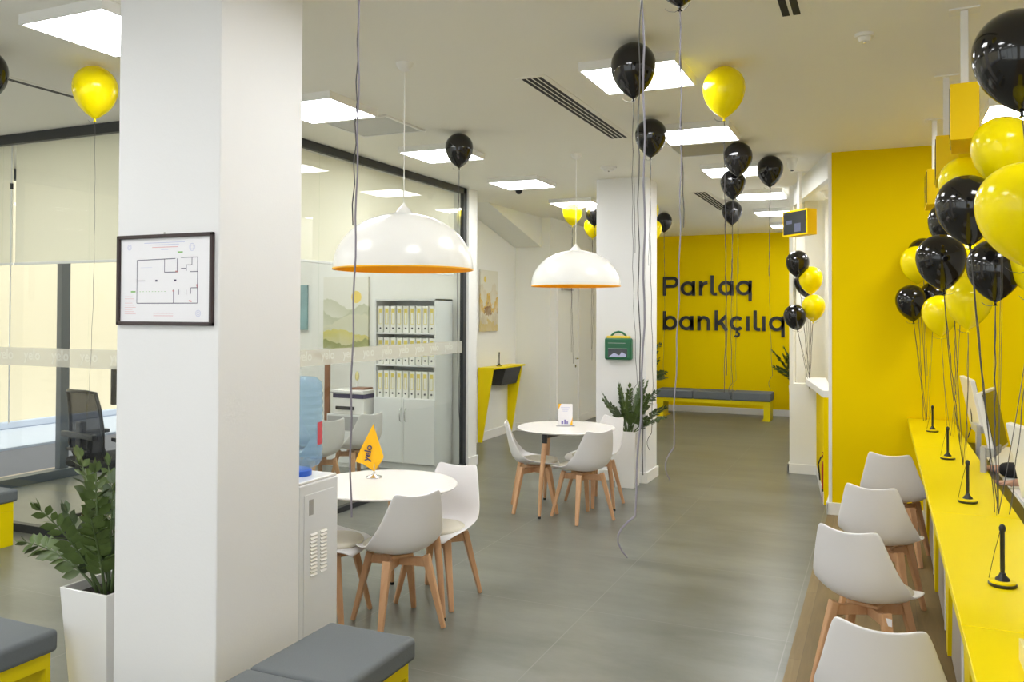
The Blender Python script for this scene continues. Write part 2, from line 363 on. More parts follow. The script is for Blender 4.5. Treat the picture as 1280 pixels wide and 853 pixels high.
# door in the corridor wall
d = MB().box(-4.80, -4.785, 12.75, 13.62, .01, 2.35)
door = struct('door_1', d, M['white_wall'], bevel=.003)
MB().box(-4.805, -4.765, 12.62, 12.72, 0, 2.48).box(-4.805, -4.765, 13.65, 13.75, 0, 2.48).box(-4.805, -4.765, 12.62, 13.75, 2.38, 2.48).build('door_frame', M['base_white'], door, bevel=.003)
MB().tube([(-4.785, 13.5, 1.12), (-4.73, 13.5, 1.12), (-4.725, 13.38, 1.12)], .011, 8).lathe([(.025, 0), (.025, .01)], 16, Matrix.Translation((-4.785, 13.5, .99)) @ Matrix.Rotation(PI/2, 4, 'Y')).build('door_handle', M['chrome'], door, smooth=40)
MB().box(-4.785, -4.75, 12.8, 13.3, 2.27, 2.31).build('door_closer', M['silver_grey'], door, bevel=.004)
# right hand pillar, knee wall with shelf, and header (slightly splayed wall line)
struct('wall_service_post', MB().box(-1.0, -.955, 10.42, 10.62, 0, CZ), M['white_wall'])
struct('wall_service_pier', MB().box(-.955, -.70, 10.42, 10.62, 0, 1.06), M['white_wall'])
struct('wall_service_knee', MB().prism([(-.70, 10.44), (-.52, 8.80), (-.44, 8.80), (-.58, 10.44)], 0, 1.06), M['yellow_wall'])
struct('trim_2', MB().prism([(-1.0, 10.60), (-.46, 8.42), (-.40, 8.42), (-.94, 10.62)], 3.17, CZ), M['white_wall'])
struct('trim_3', MB().prism([(-.83, 10.60), (-.80, 10.30), (-.53, 8.80), (-.44, 8.80), (-.60, 10.60)], 1.06, 1.13), M['base_white'], bevel=.006)
struct('baseboard_service', MB().box(-1.02, -.69, 10.40, 10.42, 0, .115).box(-1.02, -1.0, 10.40, 10.6, 0, .115).prism([(-.70, 10.42), (-.53, 8.83), (-.515, 8.83), (-.685, 10.42)], 0, .115), M['base_white'], bevel=.004)
struct('wall_service_room', MB().box(-1.0, 3.5, 11.9, 12.0, 0, CZ).box(-1.0, -.94, 10.62, 11.9, 0, CZ), M['white_wall'])
struct('wall_service_nib', MB().box(-.68, -.62, 11.8, 11.9, 0, CZ), M['white_wall'])
# back side wall right of the lettering
struct('wall_corridor_right', MB().box(-1.0, -.9, 12.0, 16.2, 0, CZ), M['white_wall'])
# columns
struct('wall_column_front', MB().box(-3.07, -2.49, 2.65, 3.18, 0, CZ), M['column'], bevel=.006)
struct('wall_column_rear', MB().box(-2.975, -2.392, 9.10, 9.58, 0, CZ), M['column'], bevel=.006)
struct('baseboard_column', MB().box(-2.995, -2.372, 9.08, 9.10, 0, .12).box(-2.392, -2.372, 9.10, 9.60, 0, .12).box(-2.995, -2.975, 9.1, 9.6, 0, .12), M['base_white'], bevel=.004)

# glazed office: dark frame, panes
def pane_window(name, frame_mb, panes, m=M['black_frame']):
    w = struct(name, frame_mb, m, bevel=.003)
    for p in panes: p.build('pane', M['glass'], w)
    return w
fx = -4.65; fy = 4.83
fr = MB().box(fx-.05, fx, fy, 9.13, CZ-.075, CZ).box(fx-.05, fx+.0, 9.05, 9.13, 0, CZ).box(fx-.05, fx+.01, fy, 9.13, 0, .05).box(fx-.05, fx, fy-.05, fy, 0, CZ)
pane_window('window_1', fr, [MB().box(fx-.031, fx-.019, y0, y1, .05, CZ-.075) for y0, y1 in ((fy, 6.22), (6.228, 7.66), (7.668, 9.05))])
fr = MB().box(-8.5, fx-.05, fy, fy+.05, CZ-.085, CZ).box(-8.5, fx-.05, fy-.01, fy+.05, 0, .07)
pane_window('window_2', fr, [MB().box(x0, x1, fy+.019, fy+.031, .07, CZ-.085) for x0, x1 in ((-8.45, -7.02), (-7.01, -5.95), (-5.94, -4.71))])
# storefront, far left
fr = MB().box(-8.6, -8.5, -4, 9.13, CZ-.12, CZ).box(-8.6, -8.45, -4, 9.13, 0, .10)
for y in (-2.4, .6, 3.6, 6.62, 9.0): fr.box(-8.58, -8.50, y-.03, y+.08, .1, CZ-.1)
pane_window('window_3', fr, [MB().box(-8.56, -8.548, a, b, .10, CZ-.12) for a, b in ((-4, -2.45), (-2.3, .55), (.7, 3.55), (3.7, 6.57), (6.72, 8.95))], M['mull'])

# roller blinds
def blind(x0, x1, y0, y1, zb, label, vertical_x):
    t = thing('roller_blind', ((x0+x1)/2, (y0+y1)/2, zb), label, 'blind', group='roller blinds behind the office glass')
    w = (x1-x0)/2; h = (y1-y0)/2
    if vertical_x: MB().box(-w, w, -.002, .002, .02, CZ-zb-.06).build('fabric', M['blind'], t); MB().box(-w, w, -.011, .011, 0, .022).build('bottom_bar', M['white_plastic'], t, bevel=.004); MB().lathe([(.025, -w), (.025, w)], 14, Matrix.Translation((0, 0, CZ-zb-.05)) @ Matrix.Rotation(PI/2, 4, 'Y')).build('roller_tube', M['white_plastic'], t, smooth=40)
    else: MB().box(-.002, .002, -h, h, .02, CZ-zb-.06).build('fabric', M['blind'], t); MB().box(-.011, .011, -h, h, 0, .022).build('bottom_bar', M['white_plastic'], t, bevel=.004); MB().lathe([(.025, -h), (.025, h)], 14, Matrix.Translation((0, 0, CZ-zb-.05)) @ Matrix.Rotation(PI/2, 4, 'X')).build('roller_tube', M['white_plastic'], t, smooth=40)
    return t
blind(-8.4, -6.99, 4.93, 4.93, 2.285, 'pale roller blind at the left end of the office front glass, beside a bead chain', True)
blind(-6.95, -4.85, 4.93, 4.93, 2.285, 'wide pale roller blind on the office front glass, behind the yellow balloon and ribbon', True)
blind(-4.75, -4.75, 5.0, 8.98, 2.335, 'long pale roller blind on the office side glass, behind the nearer dome lamp', False)
ch = thing('blind_chain', (-6.97, 4.90, 2.0), 'white bead chain hanging at the left end of the roller blind', 'chain')
MB().tube([(0, 0, 1.35), (0, 0, -1.1)], .006, 6).build('chain', M['white_plastic'], ch); MB().lathe([(.015, 0), (.015, .05)], 10, Matrix.Translation((0, 0, .95))).build('connector', M['black'], ch)

# frosted safety band with repeated word
def band_side():
    t = thing('frosted_band', (fx-.015, 7, 1.40), 'frosted strip of repeated yelo wordmarks on the office side glass', 'glass sticker', group='frosted safety strips on the office glass')
    MB().box(0, .0012, -2.1, 2.04, 0, .145).build('strip', M['band'], t)
    y = -1.75
    k = 0
    while y < 1.85:
        T = Matrix.Translation((.003, y+.22, .052)) @ Matrix.Rotation(-PI/2, 4, 'Z') @ Matrix.Rotation(PI/2, 4, 'X') @ Matrix.Scale(-1, 4, (1, 0, 0))
        T = Matrix.Translation((.003, y, .052)) @ Matrix.Rotation(PI/2, 4, 'Z') @ Matrix.Rotation(PI/2, 4, 'X')
        text_mesh('word', 'yelo', .115, M['band_text'], t, T, .0005); y += .335
def band_front():
    t = thing('frosted_band', (-6.6, fy+.015, 1.415), 'frosted strip of repeated yelo wordmarks on the office front glass', 'glass sticker', group='frosted safety strips on the office glass')
    MB().box(-1.9, 1.9, -.0012, 0, 0, .155).build('strip', M['band'], t)
    x = -1.8
    while x < 1.7:
        T = Matrix.Translation((x, -.003, .055)) @ Matrix.Rotation(PI/2, 4, 'X')
        text_mesh('word', 'yelo', .12, M['band_text'], t, T, .0005); x += .34
band_side(); band_front()

# ------------------------------------------------------------------ outside
struct('ground_pavement', MB().box(-9.2, -8.6, -10, 30, -.12, -.01), M['pavers'])
struct('ground_road', MB().box(-11.0, -9.2, -10, 30, -.2, -.03), M['asphalt'])
struct('ground_far_kerb', MB().box(-12.8, -11.0, -10, 30, -.2, .0), M['plinth'])
fc = thing('building_facade', (-12.8, 10, 0), 'plain cream building across the street seen through the office glass', 'building')
MB().box(-.3, 0, -16, 16, .12, 6).build('wall', M['facade'], fc); MB().box(-.3, .04, -16, 16, 0, .12).build('plinth', M['plinth'], fc, bevel=.02)

# ------------------------------------------------------------------ ceiling fixtures
FZ = 3.36
def make_light():
    t = thing('ceiling_light', (0, 0, FZ), '', 'ceiling light', group='square lit ceiling panels')
    h = .3
    m = MB()
    m.box(-h, h, -h, -h+.012, 0, CZ-FZ).box(-h, h, h-.012, h, 0, CZ-FZ).box(-h, -h+.012, -h+.012, h-.012, 0, CZ-FZ).box(h-.012, h, -h+.012, h-.012, 0, CZ-FZ)
    m.build('housing', M['base_white'], t)
    MB().box(-h+.012, h-.012, -h+.012, h-.012, .003, .012).build('diffuser', M['light_face'], t)
    return t
L0 = make_light()
LP = [(-3.78, 3.195, 'lit ceiling panel cut by the big column, above a yellow balloon'),
 (-3.78, 5.04, 'square lit ceiling panel just right of the big column, beside a grey access panel'),
 (-3.78, 6.91, 'square lit ceiling panel behind the lone black balloon near the office glass'),
 (-3.78, 8.83, 'square lit ceiling panel with the small black camera just beyond it'),
 (-3.78, 10.72, 'lit ceiling panel behind yellow and black balloons left of the rear column'),
 (-1.393, 5.115, 'largest lit ceiling panel, behind the big black balloon right of the slot vent'),
 (-1.393, 6.96, 'lit ceiling panel with a grey access panel, right of the middle black balloon'),
 (-1.393, 8.87, 'square lit ceiling panel behind the two overlapping black balloons'),
 (-1.393, 10.84, 'square lit ceiling panel just below the overlapping black balloons in the corridor'),
 (-1.393, 12.75, 'second farthest lit ceiling panel of the corridor row'),
 (-1.393, 14.66, 'farthest lit ceiling panel, just before the yellow lettered wall'),
 (1.0, 7.05, 'lit ceiling panel peeping between the big black and yellow balloons at right'),
 
 (1.0, 3.2, 'unseen ceiling panel added to brighten the near end of the desk'), (-3.78, 1.3, 'unseen fill panel behind the camera on the left row'),  (-1.393, 3.2, 'unseen ceiling panel added to brighten the big column, middle row'), (-1.393, 1.3, 'unseen fill panel overhead in the middle row'),  # unseen panels, added to brighten the desk, the column and the foreground
 (-3.78, -.7, 'unseen fill panel in the rear of the hall, left row'), (-1.393, -.7, 'unseen fill panel in the rear of the hall, middle row'), (-1.393, -2.6, 'rearmost unseen fill panel, middle row'), (-3.78, -2.6, 'rearmost unseen fill panel, left row'),  # rows behind the camera, out of view, added as fill light
 (-6.3, 1.3, 'lit ceiling panel near the shop window, rear'), (-6.3, 3.2, 'lit ceiling panel outside the office front glass'),
 (-6.3, 6.2, 'unseen fill panel inside the glazed office, nearer'), (-6.3, 7.9, 'unseen fill panel inside the glazed office, deeper'), (.25, 10.0, 'unseen fill panel in the service room, left'), (1.6, 10.6, 'unseen fill panel in the service room, right'), (.2, 11.3, 'unseen fill panel in the service room, rear')]  # office and service room panels are unseen, added to brighten the blinds and room
for i, (x, y, lb) in enumerate(LP):
    o = L0 if i == 0 else dup(L0, (x, y, FZ)); o.location = (x, y, FZ); o['label'] = lb

def access_panel(x, y, label):
    t = thing('ceiling_access_panel', (x, y, CZ), label, 'ceiling panel', group='grey square access panels in the ceiling')
    MB().box(-.28, .28, -.27, .27, -.010, 0).build('panel', M['silver_grey'], t)
    m = MB().box(-.31, -.28, -.30, .30, -.014, 0).box(.28, .31, -.30, .30, -.014, 0).box(-.28, .28, -.30, -.27, -.014, 0).box(-.28, .28, .27, .30, -.014, 0); m.build('frame', M['base_white'], t)
access_panel(-3.80, 5.78, 'grey square ceiling panel beside the lit panel right of the big column')
access_panel(-1.47, 7.77, 'grey square ceiling panel beyond the lit panel right of the middle black balloon')

def slot_vent(x0, x1, y0, y1, n, label):
    t = thing('slot_vent', ((x0+x1)/2, (y0+y1)/2, CZ), label, 'air vent', group='linear slot vents in the ceiling')
    w = (x1-x0)/2; h = (y1-y0)/2
    MB().box(-w-.03, w+.03, -h-.03, h+.03, -.004, 0).build('frame', M['ceiling'], t)
    for i in range(n):
        a = -w+2*w*i/n; MB().box(a, a+2*w/n*.68, -h, h, -.0055, -.004).build('slot', M['slot'], t)
slot_vent(-2.15, -2.0, 5.0, 7.0, 4, 'long black slot vent left of the big black balloon')
slot_vent(-2.16, -2.0, 10.5, 12.4, 4, 'small far slot vent in the corridor ceiling, left of the farthest black balloon')
slot_vent(-.46, -.355, 2.6, 4.47, 2, 'slot vent cut by the top edge, left of the ceiling detector')
slot_vent(-5.29, -5.24, 2.6, 4.20, 2, 'thin twin slot vent running behind the yellow balloon at left')

def detector(x, y, label, r=.05):
    t = thing('smoke_detector', (x, y, CZ), label, 'smoke detector', group='white round ceiling detectors')
    MB().lathe([(r*.5, -.042), (r*.62, -.034), (r*.7, -.02), (r, -.018), (r, 0)], 24).build('body', M['base_white'], t, smooth=35)
    MB().lathe([(.008, -.05), (.010, -.042)], 8).build('sensor', M['chrome'], t)
detector(-.08, 4.94, 'small white round detector alone on the ceiling near the right')
detector(-2.60, 8.36, 'flat white round detector above the rear column', .085)
t = thing('security_camera', (-4.05, 9.35, CZ), 'small black dome camera on the ceiling beyond a lit panel', 'camera')
MB().lathe([(.0, -.075), (.02, -.072), (.036, -.055), (.042, -.035), (.042, -.0)], 20).build('dome', M['black'], t, smooth=60)
MB().lathe([(.05, -.008), (.05, 0)], 20).build('base_ring', M['dark_grey'], t)
t = thing('ceiling_spotlight', (-.80, 8.62, CZ), 'small white cone sensor on the ceiling near the yellow wall corner', 'sensor')
MB().lathe([(.02, -.11), (.035, -.09), (.05, -.02), (.06, 0)], 20).build('cone', M['ceiling'], t, smooth=50)
MB().lathe([(.015, -.12), (.015, -.11)], 12).build('lens', M['dark_grey'], t)

# hanging screens in yellow boxes
def make_tv():
    t = thing('queue_display', (0, 0, CZ), '', 'screen', group='yellow boxed screens hung on white poles')
    b = MB().box(-.0625, .0625, -.20, .20, -.69, -.415)
    b.build('casing', M['yellow_box'], t, bevel=.004)
    sc = MB().box(-.0665, -.0625, -.18, .18, -.672, -.433).build('screen', M['screen'], t)
    c = MB().box(-.0672, -.0665, -.10, .0, -.65, -.56).build('ticket_block', M['screen_hi'], sc)
    c = MB().box(-.0672, -.0665, .04, .13, -.56, -.52).build('ticket_block', M['screen_hi'], sc)
    MB().box(-.018, .018, -.018, .018, -.415, 0).build('pole', M['base_white'], t, bevel=.003)
    MB().box(-.07, .07, -.05, .05, -.008, 0).build('ceiling_plate', M['base_white'], t)
    return t
tv = make_tv(); tv.location = (.387, 4.75, CZ); tv.rotation_euler = (0, 0, math.radians(-4.5)); tv['label'] = 'yellow boxed screen hung highest at right, nearest of the row over the desk'
dup(tv, (.387, 6.03, CZ), math.radians(-2.5), 'second yellow boxed screen over the desk, behind the nearest one')
dup(tv, (.387, 7.33, CZ), 0, 'third yellow boxed screen over the desk, low beside the black balloons')
dup(tv, (-.80, 9.43, CZ), math.radians(44), 'yellow boxed screen seen face-on, hanging by the service opening')
t = thing('ceiling_fitting', (-.60, 11.0, CZ), 'white cup fitting on a grey pole inside the service room', 'ceiling fitting')
MB().lathe([(.03, -.09), (.06, -.03), (.09, -.005), (.09, 0)], 20).build('cup', M['base_white'], t, smooth=50)
MB().tube([(0.02, 0, -.08), (0.02, 0, -.45)], .012, 8).build('pole', M['silver_grey'], t)

# ------------------------------------------------------------------ wall lettering
def stroke(mb, pts, w, th, closed=False):
    n = len(pts); L = []; Rr = []
    for i in range(n):
        if closed: a, b = Vector(pts[(i-1) % n]), Vector(pts[(i+1) % n])
        else: a, b = Vector(pts[max(i-1, 0)]), Vector(pts[min(i+1, n-1)])
        d = (b-a).normalized(); nn = Vector((-d.y, d.x)); p = Vector(pts[i]); L.append(p+nn*w/2); Rr.append(p-nn*w/2)
    v = []
    for y in (0, -th):
        for p in L+Rr: v.append((p.x, y, p.y))
    f = []; m = n if closed else n-1
    for i in range(m):
        j = (i+1) % n
        f += [(i, j, n+j, n+i), (2*n+i, 3*n+i, 3*n+j, 2*n+j), (i, 2*n+i, 2*n+j, j), (n+i, n+j, 3*n+j, 3*n+i)]
    if not closed: f += [(0, n, 3*n, 2*n), (n-1, 3*n-1, 4*n-1, 2*n-1)]
    mb.add(v, f)
def arc(cx_, cz_, rx, rz, a0, a1, n=28): return [(cx_+rx*math.cos(math.radians(a0+(a1-a0)*i/n)), cz_+rz*math.sin(math.radians(a0+(a1-a0)*i/n))) for i in range(n+1)]
YB = 16.2
def glyph(ch, x0, x1, zb, u, W):
    # u = px per zoomed pixel height unit handled by caller; xh = x-height, asc = ascender
    xh, asc, desc = u*.75, u*1.0, u*.30
    mb = MB(); w = W; h = w/2; cxx = (x0+x1)/2
    def ring(a, b): stroke(mb, arc((a+b)/2, zb+xh/2, (b-a)/2-h, xh/2-h, 0, 360)[:-1], w, .03, True)
    if ch == 'P':
        stroke(mb, [(x0+h, zb), (x0+h, zb+asc)], w, .03)
        r = asc*.29; stroke(mb, [(x0+h, zb+asc-h), (x1-r, zb+asc-h)]+arc(x1-r, zb+asc-r, r-h, r-h, 88, -88)+[(x1-r, zb+asc-2*r+h), (x0+h, zb+asc-2*r+h)], w, .03)
    elif ch == 'a': ring(x0, x1); stroke(mb, [(x1-h, zb), (x1-h, zb+xh)], w, .03)
    elif ch == 'q': ring(x0, x1); stroke(mb, [(x1-h, zb-desc), (x1-h, zb+xh)], w, .03)
    elif ch == 'b': ring(x0, x1); stroke(mb, [(x0+h, zb), (x0+h, zb+asc)], w, .03)
    elif ch == 'r':
        stroke(mb, [(x0+h, zb), (x0+h, zb+xh)], w, .03); r = (x1-x0); stroke(mb, arc(x1+.01, zb+xh-r+h*.2, r-h, r-h*1.2, 172, 88, 10), w, .03)
    elif ch == 'n':
        stroke(mb, [(x0+h, zb), (x0+h, zb+xh)], w, .03); r = (x1-x0)/2; stroke(mb, arc(cxx, zb+xh-r, r-h, r-h, 180, 0, 16)+[(x1-h, zb)], w, .03)
    elif ch == 'l':
        stroke(mb, [(x0+h, zb+asc*1.04), (x0+h, zb+h*2.2)]+arc(x0+h*2.6, zb+h*2.6, h*1.6, h*1.6, 190, 270, 6)+[(x1, zb+h)], w, .03)
    elif ch == 'i': stroke(mb, [(cxx, zb), (cxx, zb+xh)], w, .03)
    elif ch == 'k':
        stroke(mb, [(x0+h, zb), (x0+h, zb+asc*1.04)], w, .03)
        stroke(mb, [(x1-h, zb+xh), (x0+w*1.0, zb+xh*.45)], w*1.05, .03); stroke(mb, [(x1-h*.6, zb), (x0+w*2.0, zb+xh*.56)], w*1.05, .03)
    elif ch == 'c':
        stroke(mb, arc(cxx, zb+xh/2, (x1-x0)/2-h, xh/2-h, 42, 318), w, .03)
        stroke(mb, [(cxx, zb), (cxx, zb-desc*.28)]+arc(cxx-.005, zb-desc*.62, desc*.36, desc*.34, 90, -150, 12), w*.7, .03)
    return mb
sg = thing('wall_lettering', (-2.75, YB, 2.1), 'large black letters Parlaq bankçılıq on the far yellow wall', 'sign')
# pixel columns of the lettering -> metres along the wall
def zx(z): return -3.915+(z-113)*(3.915-1.633)/(702-113)
def zxx(z):  # gentle perspective correction across the wall
    a = (z-113)/589; return -3.915+2.282*(a*1.03-.03*a*a) if a < 1 else -1.633
for ch, a, b in (('P', 113, 190), ('a', 200, 272), ('r', 291, 328), ('l', 347, 378), ('a', 385, 458), ('q', 470, 546)):
    g = glyph(ch, zxx(a), zxx(b), 2.245, .372, .060); o = g.build('letter', M['sign_blk'], sg); o.location = -Vector(sg.location)+Vector((0, YB-.002, 0))
for ch, a, b in (('b', 113, 184), ('a', 193, 264), ('n', 283, 345), ('k', 367, 430), ('c', 440, 510), ('i', 522, 533), ('l', 554, 586), ('i', 598, 609), ('q', 627, 702)):
    g = glyph(ch, zxx(a), zxx(b), 1.575, .372, .060); o = g.build('letter', M['sign_blk'], sg); o.location = -Vector(sg.location)+Vector((0, YB-.002, 0))

# ------------------------------------------------------------------ chairs
def shell_mesh():
    st = [(.245, .428, .165, .0, 0), (.235, .450, .190, .004, 0), (.17, .462, .218, .012, 0), (.06, .455, .234, .030, 0), (-.06, .447, .240, .060, 0), (-.145, .455, .240, .092, 25), (-.200, .495, .238, .105, 55), (-.228, .560, .228, .088, 75), (-.246, .640, .205, .062, 84), (-.262, .720, .180, .042, 86), (-.277, .785, .158, .030, 86), (-.284, .815, .147, .026, 86), (-.285, .824, .138, .025, 86)]
    n = 12; v = []; f = []
    for k, (y, z, hw, lift, ang) in enumerate(st):
        a = math.radians(ang); ny, nz = math.sin(a), math.cos(a)
        for i in range(n+1):
            u = -1+2*i/n; l = lift*abs(u)**2.3
            dz = .022*(u*u) if k >= 10 else (.010*u*u if k == 9 else 0)
            if k >= 11 and abs(u) > .9: dz -= .006
            v.append((u*hw, y+ny*l, z+nz*l+dz))
    for k in range(len(st)-1):
        for i in range(n):
            a = k*(n+1)+i; f.append((a, a+1, a+n+2, a+n+1))
    return v, f
def make_chair():
    t = thing('tulip_chair', (0, 0, 0), '', 'chair')
    v, f = shell_mesh(); o = MB().add(v, f).build('shell', M['white_plastic'], t, smooth=179)
    s = o.modifiers.new('solid', 'SOLIDIFY'); s.thickness = .011; s.offset = 0
    b = o.modifiers.new('sub', 'SUBSURF'); b.levels = 1; b.render_levels = 2
    c = MB(); prof = [(.0, -.012), (.12, -.012), (.185, -.008), (.198, .006), (.19, .020), (.15, .028), (.06, .026), (.0, .025)]
    c.lathe(prof, 28, Matrix.Translation((0, .045, .468)) @ Matrix.Diagonal((1, .95, 1, 1)), cap=False)
    c.build('seat_pad', M['cushion'], t, smooth=179)
    m = MB()
    for s1 in (1, -1):
        m.bar((.137, .137*s1, .385), (-.137, -.137*s1, .385), (.015, .026), (.015, .026))
    m.box(-.07, .07, -.07, .07, .412, .43)
    m.build('cross_frame', M['beech'], t, bevel=.004)
    for sx in (1, -1):
        for sy in (1, -1):
            MB().bar((.125*sx, .125*sy, .425), (.205*sx, .205*sy, 0), (.026, .021), (.015, .013), up=(sx, sy, .2)).build('leg', M['beech'], t, bevel=.006)
    return t
C0 = make_chair()
def deg(a): return math.radians(a)
# heading: angle of the facing direction, 0 = +Y, positive to the left (counter-clockwise)
def chair(x, y, h, label, first=[True], grp='white shell chairs with wooden legs'):
    if first[0]: o = C0; first[0] = False; o.location = (x, y, 0); o.rotation_euler = (0, 0, deg(h)); o['label'] = label
    else: o = dup(C0, (x, y, 0), deg(h), label)
    o['group'] = grp; return o
chair(-2.67, 4.35, 56, 'white shell chair with its back to us at the nearer round table', grp='chairs at the nearer round table')
chair(-2.67, 4.86, 198-18, 'white shell chair at the right of the nearer round table, facing us', grp='chairs at the nearer round table')
chair(-3.13, 4.26, -80, 'white shell chair half hidden by the water dispenser, its beige seat pad showing', grp='chairs at the nearer round table')
chair(-2.51, 7.29, 54, 'white shell chair with its back to us at the far round table', grp='chairs at the far round table')
chair(-3.05, 7.44, -65, 'white shell chair on the left of the far round table, seen in profile', grp='chairs at the far round table')
chair(-2.62, 7.97, 150, 'white shell chair on the plant side of the far round table, mostly hidden', grp='chairs at the far round table')
chair(-5.16, 6.85, 72, 'white shell chair inside the glass office, nearer the water bottle', grp='chairs in the glass office')
chair(-5.10, 7.45, 72, 'white shell chair inside the glass office, in front of the white cabinet doors', grp='chairs in the glass office')
chair(-5.85, 7.35, 20, 'small glimpse of a white shell chair behind the water bottle', grp='chairs in the glass office')
chair(.10, 7.13, -10, 'farthest white shell chair along the yellow desk', grp='chairs along the yellow desk')
chair(.0, 5.78, -13, 'second farthest white shell chair along the yellow desk', grp='chairs along the yellow desk')
ec = chair(-.06, 4.62, -20, 'third white shell chair along the yellow desk, with a care tag under it', grp='chairs along the yellow desk')
MB().box(.13, .165, -.15, -.147, .375, .41).build('care_tag', M['paper'], ec)
chair(.02, 3.32, -6, 'nearest white shell chair along the yellow desk, cut by the bottom edge', grp='chairs along the yellow desk')

# ------------------------------------------------------------------ round tables
TZ = .79
def make_table():
    t = thing('round_table', (0, 0, 0), '', 'table', group='round white tables with wooden legs')
    r = .47
    MB().lathe([(r-.03, TZ-.020), (r-.006, TZ-.012), (r, TZ-.005), (r-.004, TZ), (0.001, TZ)], 64).build('tabletop', M['white_lacquer'], t, smooth=35)
    m = MB()
    for a in (0, 120, 240):
        c, s_ = math.cos(deg(a)), math.sin(deg(a)); m.bar((.37*c, .37*s_, TZ-.045), (0, 0, TZ-.045), (.012, .022), (.012, .022))
    m.build('under_frame', M['black_frame'], t)
    for a in (0, 120, 240):
        c, s_ = math.cos(deg(a)), math.sin(deg(a))
        lg = MB().tube([(.375*c, .375*s_, TZ-.10), (.425*c, .425*s_, .35), (.458*c, .458*s_, .015)], [.024, .022, .014], 14).build('leg', M['beech'], t, smooth=50)
        MB().tube([(.368*c, .368*s_, TZ-.021), (.376*c, .376*s_, TZ-.11)], .0265, 14).build('bracket', M['black'], lg, smooth=50)
        MB().tube([(.4575*c, .4575*s_, .02), (.459*c, .459*s_, 0)], .015, 12).build('foot_tip', M['black'], lg, smooth=50)
    return t
T1 = make_table(); T1.location = (-2.90, 4.55, 0); T1.rotation_euler = (0, 0, deg(-5)); T1['label'] = 'nearer round white table carrying the orange flag'
T2 = dup(T1, (-2.77, 7.56, 0), deg(-102), 'far round white table carrying the small sign stand')

# flag on table 1
t = thing('table_flag', (-3.06, 4.68, TZ), 'small orange flag on a chrome stand on the nearer round table', 'flag')
MB().lathe([(.045, 0), (.045, .006), (.02, .014), (.006, .02), (.004, .03)], 24).build('base', M['chrome'], t, smooth=40)
MB().tube([(0, 0, .02), (0, 0, .30)], .003, 8).build('pole', M['chrome'], t)
fl = MB(); n = 10
q = [(-.005, .295), (-.075, .155), (-.105, .085), (-.06, .075), (.0, .03), (.045, .095), (.052, .115), (.02, .215)]
v = [(p[0], .004+.010*math.sin(p[0]*60+p[1]*20), p[1]) for p in q]+[(p[0], .0065+.010*math.sin(p[0]*60+p[1]*20), p[1]) for p in q]
nq = len(q); fl.add(v, [tuple(range(nq)), tuple(reversed(range(nq, 2*nq)))]+[(i, (i+1) % nq, nq+(i+1) % nq, nq+i) for i in range(nq)])
fo = fl.build('flag_cloth', M['flag'], t); 
text_mesh('word', 'yelo', .052, M['ink'], fo, Matrix.Translation((-.028, -.009, .09)) @ Matrix.Rotation(deg(-78), 4, 'Y') @ Matrix.Rotation(PI/2, 4, 'X'), .001)
t.rotation_euler = (0, 0, deg(25)); t.scale = (1.2, 1.2, 1.2)

# sign stand on table 2
t = thing('sign_stand', (-2.80, 7.62, TZ), 'clear stand with a white leaflet on the far round table', 'sign stand', rz=deg(24))
MB().box(-.09, .09, -.03, .03, 0, .012).build('base', M['silver_grey'], t, bevel=.003)
lf = MB().box(-.068, .068, -.004, .0, .012, .215).build('leaflet', M['paper'], t)
MB().prism([(-.068, .215), (-.04, .215), (-.068, .16)], -.0055, -.0045, 'Y').prism([(.068, .012), (.068, .085), (.045, .012)], -.0055, -.0045, 'Y').build('orange_corner', M['flag'], lf)
MB().box(-.04, -.02, -.0055, -.0045, .02, .05).box(-.012, .006, -.0055, -.0045, .02, .062).box(.01, .025, -.0055, -.0045, .02, .045).build('picture_block', M['lilac'], lf)
m = MB()
for k in range(4): m.box(-.045+.006*k, .045-.008*k, -.0055, -.0045, .178-.012*k, .181-.012*k)
m.build('text_line', M['ink_blue'], lf)
MB().box(-.07, .07, .001, .004, .012, .22).build('acrylic_sheet', M['glass_d'], t)

# ------------------------------------------------------------------ pendant lamps
def make_lamp():
    t = thing('pendant_lamp', (0, 0, CZ), '', 'pendant lamp', group='white dome pendant lamps with orange insides')
    zr = 2.14-CZ; r = .428; h = .345
    prof = [(r*math.cos(a)**.92 if a < PI/2-.01 else .03, zr+h*math.sin(a)) for a in [PI/2*i/16 for i in range(17)]]
    prof = prof[:-1]+[(.055, zr+h)]
    out = MB().lathe(prof, 64, cap=False); out.build('shade', M['lamp_white'], t, smooth=179)
    pin = [(max(.03, a-.008), b-.004) for a, b in prof]
    pin[0] = (r-.004, zr+.0015)
    MB().lathe(pin, 64, cap=False).build('shade_lining', M['orange_in'], t, smooth=179)
    MB().lathe([(r+.001, zr-.002), (r+.001, zr+.006), (r-.008, zr+.006), (r-.008, zr-.002), (r+.001, zr-.002)], 64, cap=False).build('rim', M['orange_in'], t, smooth=30)
    MB().lathe([(.055, zr+h), (.05, zr+h+.012), (.035, zr+h+.03), (.018, zr+h+.045), (.006, zr+h+.065)], 24).build('shade_cap', M['lamp_white'], t, smooth=50)
    MB().tube([(0, 0, zr+h+.04), (0, 0, -.03)], .003, 6).build('cord', M['base_white'], t)
    MB().lathe([(.012, -.05), (.03, -.042), (.05, -.02), (.055, 0)], 20).build('canopy', M['base_white'], t, smooth=50)
    MB().lathe([(.001, zr+.16), (.03, zr+.17), (.04, zr+.20), (.03, zr+.24), (.018, zr+.27), (.018, zr+.33)], 16).build('bulb', M['bulb'], t, smooth=60)
    return t
P1 = make_lamp(); P1.location = (-2.68, 4.41, CZ); P1['label'] = 'nearer white dome lamp, hanging above the table with the flag'
